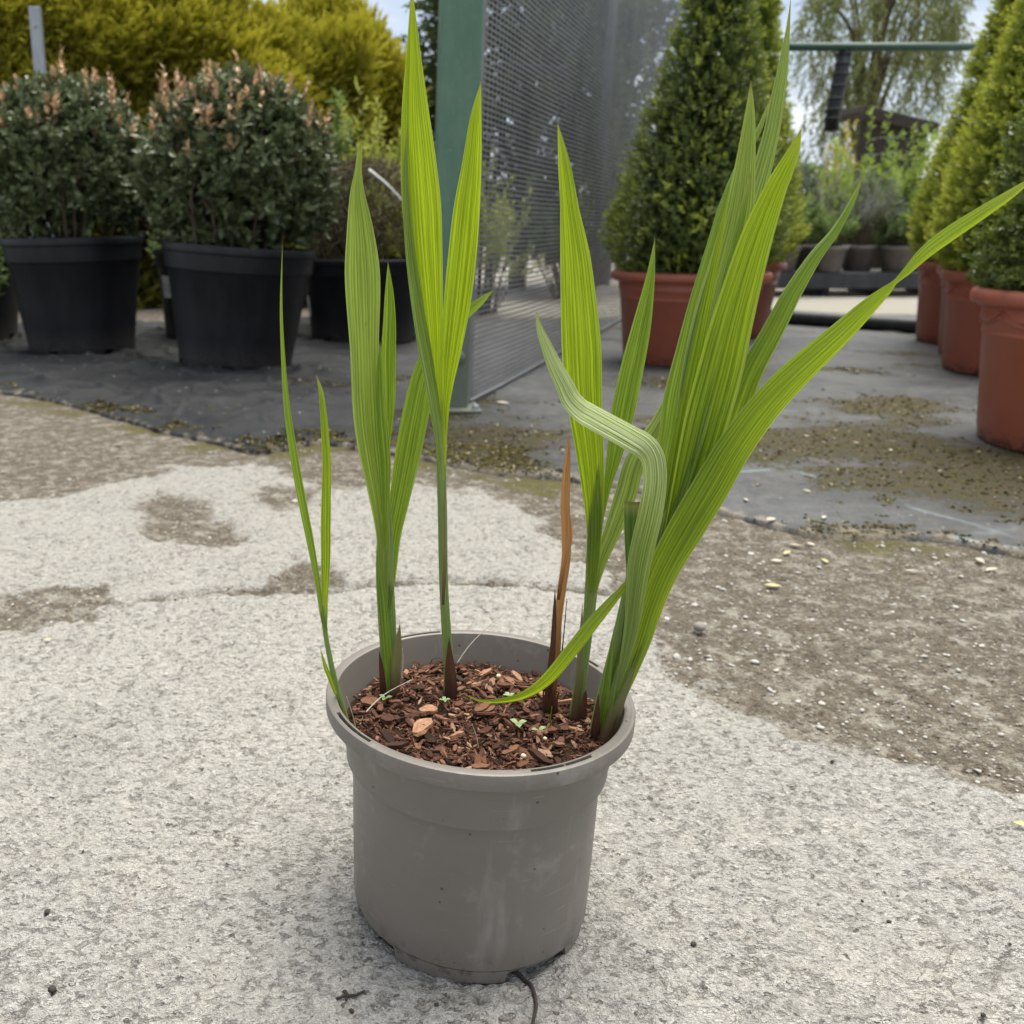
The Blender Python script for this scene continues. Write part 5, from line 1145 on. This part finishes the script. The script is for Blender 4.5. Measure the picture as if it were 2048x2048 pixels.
M['deepgreen'] = foliage_mat('deep_green_leaf', (0.020, 0.040, 0.012), (0.075, 0.115, 0.035), (0.16, 0.21, 0.06), 0.25, 0.55, 0.3)
for u, vtop, wpx, mt, lab, dy, lf in ((1560, 385, 52, 'midgreen', 'low bright green plant at the left end of the bench', -0.3, (0.05, 0.028)), (1600, 300, 55, 'sage', 'purplish grey shrub on the bench left of the middle', 0.15, (0.04, 0.012)),
                                      (1652, 420, 36, 'midgreen', 'small green plant on the bench beneath the lilac shrub', -0.35, (0.045, 0.02)), (1712, 335, 62, 'sage', 'tall grey lilac shrub in the middle of the bench', -0.1, (0.045, 0.010)),
                                      (1790, 440, 40, 'deepgreen', 'small dark green plant at the right of the bench', -0.3, (0.05, 0.02)), (1838, 400, 45, 'midgreen', 'green plant on the bench next to the right-hand cones', 0.0, (0.05, 0.02))):
    p = AT(u, 545, BY + dy); top = AT(u, vtop, BY + dy)[2]; rad = wpx * (BY + dy) / F
    r = empty('bench_pot', (p[0], BY + dy, 0.215)); tag(r, 'small grey pot under the ' + lab, 'pot', 'small pots on the bench')
    lathe('pot_wall', [(0.001, 0.005), (0.11, 0.005), (0.115, 0.0), (0.12, 0.004), (0.15, 0.20), (0.165, 0.205), (0.165, 0.235), (0.15, 0.24), (0.14, 0.20)], M['greypot'], r, 32); lathe('pot_soil', [(0.001, 0.21), (0.143, 0.205)], M['potsoil'], r, 32)
    upright_plant((p[0], BY + dy, 0.40), top - 0.40, rad * 1.05, lab, mt, 34, lf, nleaf=9, name='bench_plant', group='plants on the bench', tip=0.55)
upright_plant((5.95, 10.9, 0), 1.80, 0.85, 'broad fresh green bush behind the bench at the right', 'fresh', 80, (0.08, 0.030), nleaf=9, tip=0.2)
upright_plant((4.65, 11.2, 0), 1.75, 0.5, 'dull green bush behind the left half of the bench', 'deepgreen', 60, (0.08, 0.022), nleaf=9)
upright_plant((5.70, 10.6, 0), 1.25, 0.5, 'dark green bush behind the right half of the bench', 'deepgreen', 60, (0.08, 0.024), nleaf=9)
r = upright_plant((5.95, 11.9, 0), 2.05, 0.16, 'narrow yellow conifer standing behind the bench', 'yellow', 26, (0.06, 0.02), nleaf=9, name='yellow_conifer')

def tree(loc, label, h, trunk_r, crown_c, crown_r, n, mat, leaf, droop=0.0, gaps=0.35, seed=1, name='broadleaf_tree', nleaf=10, limbs=22, slen=0.35):
    r = empty(name, loc); tag(r, label, 'tree', 'trees in the background')
    c = np.array(crown_c, float); cr = np.array(crown_r, float); segs = [([(0, 0, -0.1), (0.05 * h * 0.2, 0, h * 0.4), (0, 0, h * 0.9)], trunk_r, trunk_r * 0.2)]
    ends = []
    for i in range(limbs):
        z = h * (0.25 + 0.6 * rng.random()); d = rand_dirs(1)[0]; d[2] = abs(d[2]) * 0.7; e = c + d * cr * (0.55 + 0.4 * rng.random()); e[2] = max(e[2], z * 0.9)
        segs.append(([(0, 0, z * 0.8), (np.array([0, 0, z * 0.8]) + e) / 2 + np.array([0, 0, 0.12 * h * 0.5]), e], trunk_r * 0.4, trunk_r * 0.07)); ends.append(e)
    d = rand_dirs(n * 2); P = c + d * cr * (0.45 + 0.55 * rng.random((n * 2, 1)) ** 0.5)
    keep = vnoise(P[:, 0] * 1.3 / cr[0] * 2.5 + seed, P[:, 2] * 1.3 / cr[2] * 2.5, seed) + 0.6 * vnoise(P[:, 0] * 4 + P[:, 1], P[:, 2] * 4, seed + 2) > gaps - 0.5
    P = P[keep][:n]; A = unit(d[keep][:n] * 0.6 + rng.normal(0, 0.4, (len(P), 3)) + np.array([0, 0, 0.25 - 2.2 * droop]))
    lv = Leaves()
    if droop:
        k = 5
        for q in range(k): lv.sprigs(P + np.array([0, 0, -1.0]) * slen * q + A * np.array([1, 1, 0]) * 0.10 * q + rng.normal(0, 0.05, P.shape), unit(A * np.array([0.5, 0.5, 0]) + np.array([0, 0, -1.0]) + rng.normal(0, 0.3, P.shape)), nleaf, slen, leaf[0], leaf[1], 0.8, 0.3)
    else: lv.sprigs(P, A, nleaf, slen, leaf[0], leaf[1], 1.1, 0.35)
    lv.build('crown', M[mat], r, False); twigs('trunk', segs, M['bark_wood'], r, 7)
    return r
M['willow'] = foliage_mat('willow_leaf', (0.090, 0.110, 0.034), (0.25, 0.28, 0.10), None, 0.4, 0.6, 0.25)
M['tree_dark'] = foliage_mat('tree_leaf_dark', (0.025, 0.042, 0.012), (0.090, 0.120, 0.035), (0.2, 0.22, 0.06), 0.25, 0.6, 0.25)
tree((9.6, 18.5, 0), 'weeping willow-like tree behind the green rail', 6.4, 0.12, (0, 0, 4.5), (1.35, 1.2, 1.8), 560, 'willow', (0.14, 0.04), 1.0, 0.62, 81, 'weeping_tree', 7, 22, 0.30)
tree((8.0, 20.5, 0), 'lower weeping tree at the left of the willow', 3.9, 0.14, (0.2, 0, 2.6), (1.0, 0.9, 0.9), 260, 'willow', (0.13, 0.035), 1.0, 0.40, 83, 'weeping_tree', 7, 14, 0.24)
tree((1.85, 10.2, 0), 'dark leafy tree seen through the netting beside the post', 4.2, 0.10, (0, 0, 2.3), (1.0, 0.9, 1.85), 2400, 'tree_dark', (0.12, 0.06), 0.0, 0.25, 85, nleaf=7)
tree((2.95, 11.0, 0), 'dark leafy tree seen through the netting next to the middle cone', 4.6, 0.11, (0, 0, 2.6), (0.62, 0.6, 1.9), 1100, 'tree_dark', (0.12, 0.06), 0.0, 0.42, 87, nleaf=7)
upright_plant((1.05, 7.2, 0), 1.10, 0.35, 'yellow green bush seen through the netting beside the post', 'lime', 40, (0.06, 0.018), nleaf=7)
upright_plant((2.15, 8.9, 0), 1.05, 0.6, 'low green bush seen through the middle of the netting', 'deepgreen', 60, (0.07, 0.03), nleaf=7)
upright_plant((3.3, 9.6, 0), 1.30, 0.6, 'yellowish bush seen through the far end of the netting', 'lime', 40, (0.06, 0.02), nleaf=7)

M['shed_wall'] = simple('brown_boards', (0.026, 0.020, 0.016), (0.048, 0.037, 0.029), 6, 0.8)
M['shed_roof'] = simple('dark_roof_felt', (0.022, 0.018, 0.015), (0.042, 0.034, 0.028), 10, 0.85)
SY = 15.5
s0, s1 = AT(1735, 300, SY), AT(1835, 300, SY)
shed = empty('garden_shed', ((s0[0] + s1[0]) / 2 - 0.02, SY + 1.0, 0)); tag(shed, 'dark brown shed whose sloping roof shows between willow and cones', 'shed')
zr0, zr1 = AT(1735, 226, SY)[2], AT(1835, 252, SY)[2]
sw = 1.05
for k in range(9): bevel_box('wall_board', (sw, 0.03, 0.235), M['shed_wall'], shed, (0, -1.0, 0.13 + 0.24 * k), bev=0.004)
bevel_box('side_wall', (0.04, 0.7, 2.1), M['shed_wall'], shed, (sw / 2, -0.62, 1.06), bev=0.004)
ro = bevel_box('roof', (sw + 0.14, 0.95, 0.10), M['shed_roof'], shed, (0, -0.65, (zr0 + zr1) / 2 + 0.02), (0, math.atan2(zr0 - zr1, s1[0] - s0[0]) * 0.9, 0), 0.01)
bevel_box('fascia', (sw + 0.16, 0.03, 0.16), M['shed_wall'], ro, (0, -0.49, -0.05), bev=0.005)
# low far hedge line that closes the view
def hedge_line(name, label, x0, x1, y, h, mat, n):
    r = empty(name, ((x0 + x1) / 2, y, 0)); tag(r, label, 'hedge')
    lv = Leaves(); x = x0 + (x1 - x0) * rng.random(n); z = h * rng.random(n) ** 0.7 * (0.75 + 0.3 * vnoise(x * 0.8, x * 0, 5)); dy = 0.6 * np.sqrt(np.clip(1 - (z / h) ** 2, 0, 1)) * (1 + 0.5 * vnoise(x * 1.5, z * 2, 9))
    P = np.stack([x - (x0 + x1) / 2, -dy, z], -1); A = unit(np.stack([rng.normal(0, 0.5, n), np.full(n, -0.6), 0.4 + rng.random(n)], -1))
    lv.sprigs(P, A, 7, 0.25, 0.16, 0.06, 1.1, 0.3); lv.build('foliage', M[mat], r, False)
    segs = [([(q, 0.2, 0), (q, 0.2, h * 0.7)], 0.05, 0.02) for q in np.linspace(x0, x1, 14) - (x0 + x1) / 2]; twigs('stems', segs, M['bark_wood'], r)
hedge_line('far_hedge', 'dark green hedge far behind the bench and the netting', -2, 26, 24.0, 2.0, 'deepgreen', 5000)
hedge_line('far_hedge', 'lighter green hedge behind the potted plants of the bench', 3.2, 10.5, 13.0, 1.35, 'midgreen', 2600)

# ------------------------------------------------------------------ small things on the ground
M['stone'] = simple('grey_stone', (0.22, 0.205, 0.185), (0.33, 0.31, 0.28), 60, 0.9, 0.2, 0.5, 200)
M['pale_stone'] = simple('pale_stone', (0.36, 0.345, 0.31), (0.52, 0.50, 0.46), 60, 0.9, 0.2, 0.4, 200)
M['twig'] = simple('dark_twig', (0.020, 0.016, 0.013), (0.05, 0.038, 0.03), 80, 0.8)
g = G(1403, 1262)
tag(link_mesh('stone', rock_mesh('stone', 5, 3, 0.12), M['stone'], None, (g[0], g[1] + 0.008, 0.004), (0, 0, 0.4), (0.021, 0.018, 0.017)), 'rounded grey stone on the dirt right of the clump', 'stone')
rm = [rock_mesh('pebble', 100 + k, 1, 0.30) for k in range(8)]
for m_ in rm: m_.materials.append(M['pale_stone'])
pk = np.random.default_rng(77); cnt = 0
while cnt < 150:
    u, v = pk.uniform(-40, 2090), pk.uniform(900, 1560); g = G(u, v)
    i = np.clip(np.searchsorted(gy, g[1]), 0, len(gy) - 1); j = np.clip(np.searchsorted(gx, g[0]), 0, len(gx) - 1)
    if dirt[i, j] < 0.8 or g[1] > np.interp(g[0], fe[:, 0], fe[:, 1]) - 0.02: continue
    s = pk.uniform(0.004, 0.011) * (0.8 + 0.35 * g[1])
    tag(link_mesh('pebble', rm[cnt % 8], None, None, (g[0], g[1], ground_z(g[0], g[1]) + s * 0.10), (pk.normal(0, 0.2), pk.normal(0, 0.2), pk.uniform(0, 6)), (s, s * pk.uniform(0.6, 0.9), s * 0.5)), 'small pale pebble half sunk in the brown dirt', 'pebble', 'pebbles in the dirt')
    cnt += 1
# fine gravel, uncountable
ng = 9000; U, Vv = pk.uniform(-60, 2110, ng), pk.uniform(890, 1640, ng); gp = np.array([G(u, v) for u, v in zip(U, Vv)])
ii = np.clip(np.searchsorted(gy, gp[:, 1]), 0, len(gy) - 1); jj = np.clip(np.searchsorted(gx, gp[:, 0]), 0, len(gx) - 1)
kp = (dirt[ii, jj] > 0.45) & (gp[:, 1] < np.interp(gp[:, 0], fe[:, 0], fe[:, 1]) - 0.01); gp = gp[kp]; gz = GZ[ii, jj][kp]; n = len(gp)
ico = np.array([[0, 0, 0.5], [0.5, 0, 0], [0, 0.5, 0], [-0.5, 0, 0], [0, -0.5, 0], [0, 0, -0.5]]); icf = np.array([[0, 1, 2], [0, 2, 3], [0, 3, 4], [0, 4, 1], [5, 2, 1], [5, 3, 2], [5, 4, 3], [5, 1, 4]])
sz = pk.uniform(0.0015, 0.006, n) ** 1.0 * (0.7 + 0.4 * gp[:, 1])
Vg = (ico[None] * (1 + 0.5 * (pk.random((n, 6, 1)) - 0.5))) * np.stack([sz, sz * 0.8, sz * 0.5], -1)[:, None]
Vg = np.einsum('nij,nkj->nki', euler_mats(np.zeros(n), np.zeros(n), pk.random(n) * 6.28), Vg) + np.stack([gp[:, 0], gp[:, 1], gz + sz * 0.12], -1)[:, None]
b = NB('gravel_bits'); rp = b.n('NewGeometry').outputs['Random Per Island']
gm = b.done(b.bsdf(b.ramp(rp, [(0.0, (0.10, 0.085, 0.068)), (0.4, (0.21, 0.19, 0.16)), (0.8, (0.38, 0.36, 0.32)), (1.0, (0.55, 0.53, 0.49))]), 0.9, None, 0.2))
tag(link_mesh('gravel', np_mesh('gravel', Vg.reshape(-1, 3), (icf[None] + (np.arange(n) * 6)[:, None, None]).reshape(-1, 3), False), gm), 'fine gravel and grit strewn over the brown dirt', 'gravel', kind='stuff')
# moss and litter grown over the sheet and along its edge, uncountable
nm = 90000; mj = pk.integers(60, len(fxs) - 45, nm); mi = pk.integers(3, int(len(FT) * 0.85), nm)
mi = np.where(pk.random(nm) < 0.3, pk.integers(2, 22, nm), mi)
mx, my, mz = FX[mi, mj] + pk.normal(0, 0.006, nm), FY[mi, mj] + pk.normal(0, 0.006, nm), FZ[mi, mj]
mk = fmoss[mi, mj] + 0.35 * fbm(mx * 11, my * 11, 3, 171) + 0.25 * vnoise(mx * 40, my * 40, 173) + 0.22 * (de[mi, mj] < 0.16)
kp = (mk > 0.56) & (mx > -1.6) & (mx < 3.0) & (my < 4.4); mx, my, mz = mx[kp][:30000], my[kp][:30000], mz[kp][:30000]; n = len(mx)
sz = pk.uniform(0.004, 0.013, n) * (0.55 + 0.22 * my)
Vg = (ico[None] * (1 + 0.8 * (pk.random((n, 6, 1)) - 0.5))) * np.stack([sz, sz * 0.8, sz * 0.45], -1)[:, None]
Vg = np.einsum('nij,nkj->nki', euler_mats(pk.normal(0, 0.3, n), pk.normal(0, 0.3, n), pk.random(n) * 6.28), Vg) + np.stack([mx, my, mz + sz * 0.08], -1)[:, None]
b = NB('moss_tufts'); rp = b.n('NewGeometry').outputs['Random Per Island']
gm2 = b.done(b.bsdf(b.ramp(rp, [(0.0, (0.014, 0.012, 0.005)), (0.45, (0.055, 0.046, 0.014)), (0.80, (0.115, 0.105, 0.026)), (0.93, (0.13, 0.09, 0.045)), (1.0, (0.40, 0.36, 0.26))]), 0.95, None, 0.1))
tag(link_mesh('moss', np_mesh('moss', Vg.reshape(-1, 3), (icf[None] + (np.arange(n) * 6)[:, None, None]).reshape(-1, 3), False), gm2), 'brown and olive moss with litter growing over the ground cover', 'moss', kind='stuff')
# crumbs on the concrete
cr_ = [(152, 1482, 0.0045), (166, 1707, 0.004), (96, 1830, 0.009), (105, 1982, 0.009), (1880, 1695, 0.005), (1724, 1804, 0.004), (1778, 1842, 0.005), (1386, 1893, 0.007), (872, 2019, 0.006), (703, 2018, 0.005), (1966, 2036, 0.006), (350, 1200, 0.006), (197, 1006, 0.006), (1663, 1528, 0.006), (2020, 1890, 0.004), (470, 1142, 0.006)]
for k, (u, v, s) in enumerate(cr_):
    g = G(u, v); o = link_mesh('soil_crumb', rock_mesh('soil_crumb', 200 + k, 1, 0.35), M['twig'], None, (g[0], g[1], ground_z(g[0], g[1]) + s * 0.25), (0, 0, k), (s, s * 0.75, s * 0.6))
    tag(o, 'small black soil crumb lying on the pale concrete', 'crumb', 'soil crumbs on the concrete')
def ground_tube(name, pts, rad, mat, label, cat, lift=0.0015):
    P = np.array([G(u, v) for u, v in pts]); P = catmull(P, 20); P[:, 2] = [ground_z(p[0], p[1]) + lift for p in P]
    return tag(tube(name, P - P[0], rad * np.linspace(1, 0.6, 20), mat, None, 6, 1.0, True, tuple(P[0])), label, cat)
ground_tube('loose_root', [(1025, 1945), (1050, 1960), (1066, 1985), (1072, 2015), (1066, 2045), (1060, 2060)], 0.0022, M['twig'], 'brown root curling out from under the pot across the concrete', 'root', 0.002)
tw = empty('twig', tuple(G(695, 1998))); tag(tw, 'small black twig lying on the concrete left of the root', 'twig')
o_ = np.array(tw.location)
for pts in ([(673, 2003), (692, 1994), (712, 1992), (730, 1988)], [(692, 2002), (696, 1992), (690, 1985)], [(686, 1986), (700, 1996)]):
    P = np.array([G(u, v) for u, v in pts]); P[:, 2] = [ground_z(p[0], p[1]) + 0.002 for p in P]
    tube('branch', P - o_, 0.0012, M['twig'], tw, 6)
M['fallen'] = simple('fallen_leaf', (0.36, 0.33, 0.13), (0.52, 0.50, 0.25), 60, 0.6)
M['fallen_b'] = simple('fallen_leaf_buff', (0.42, 0.36, 0.27), (0.56, 0.50, 0.40), 60, 0.7)
fl = [(1545, 1168, 0.030, 0), (1490, 1010, 0.022, 1), (1592, 1088, 0.026, 1), (1575, 1105, 0.026, 0), (1622, 1085, 0.020, 1), (1553, 1120, 0.026, 1), (1650, 1118, 0.026, 0), (1825, 1140, 0.024, 1), (1647, 1045, 0.022, 1), (1612, 993, 0.020, 1), (1612, 880, 0.022, 1), (1665, 885, 0.018, 1), (1735, 847, 0.02, 1),
      (1780, 910, 0.02, 1), (1710, 897, 0.018, 1), (1540, 1048, 0.034, 1), (1690, 745, 0.06, 1), (235, 890, 0.030, 1), (620, 765, 0.05, 1), (1005, 812, 0.05, 1), (95, 1285, 0.012, 0), (333, 1353, 0.009, 1), (1985, 1135, 0.03, 1), (1960, 1120, 0.024, 1), (2040, 1660, 0.018, 0)]
for k, (u, v, s, c) in enumerate(fl):
    g = G(u, v); t = np.linspace(0, 1, 7); w = np.sin(np.pi * np.clip(t * 0.92 + 0.04, 0, 1)) * 0.22 * s
    curl = 0.25 * s * (t - 0.4) ** 2
    Vl = np.stack([np.stack([t * s - s / 2, q * w, 0.003 + curl + abs(q) * w * 0.5], -1) for q in (-1, -0.5, 0, 0.5, 1)], 1)
    onf = g[1] > np.interp(g[0], fe[:, 0], fe[:, 1])
    z = fab_z(g[0], g[1]) + 0.001 if onf else ground_z(g[0], g[1]) + 0.001
    o = link_mesh('fallen_leaf', np_mesh('fallen_leaf', Vl.reshape(-1, 3), grid_faces(7, 5)), M['fallen_b' if c else 'fallen'], None, (g[0], g[1], z), (0.1, 0.1, k * 1.3))
    tag(o, 'small dry leaf lying on the dark ground cover' if onf else 'small fallen leaf lying on the bare ground', 'leaf', 'fallen leaves on the ground cover' if onf else 'fallen leaves on the bare ground')
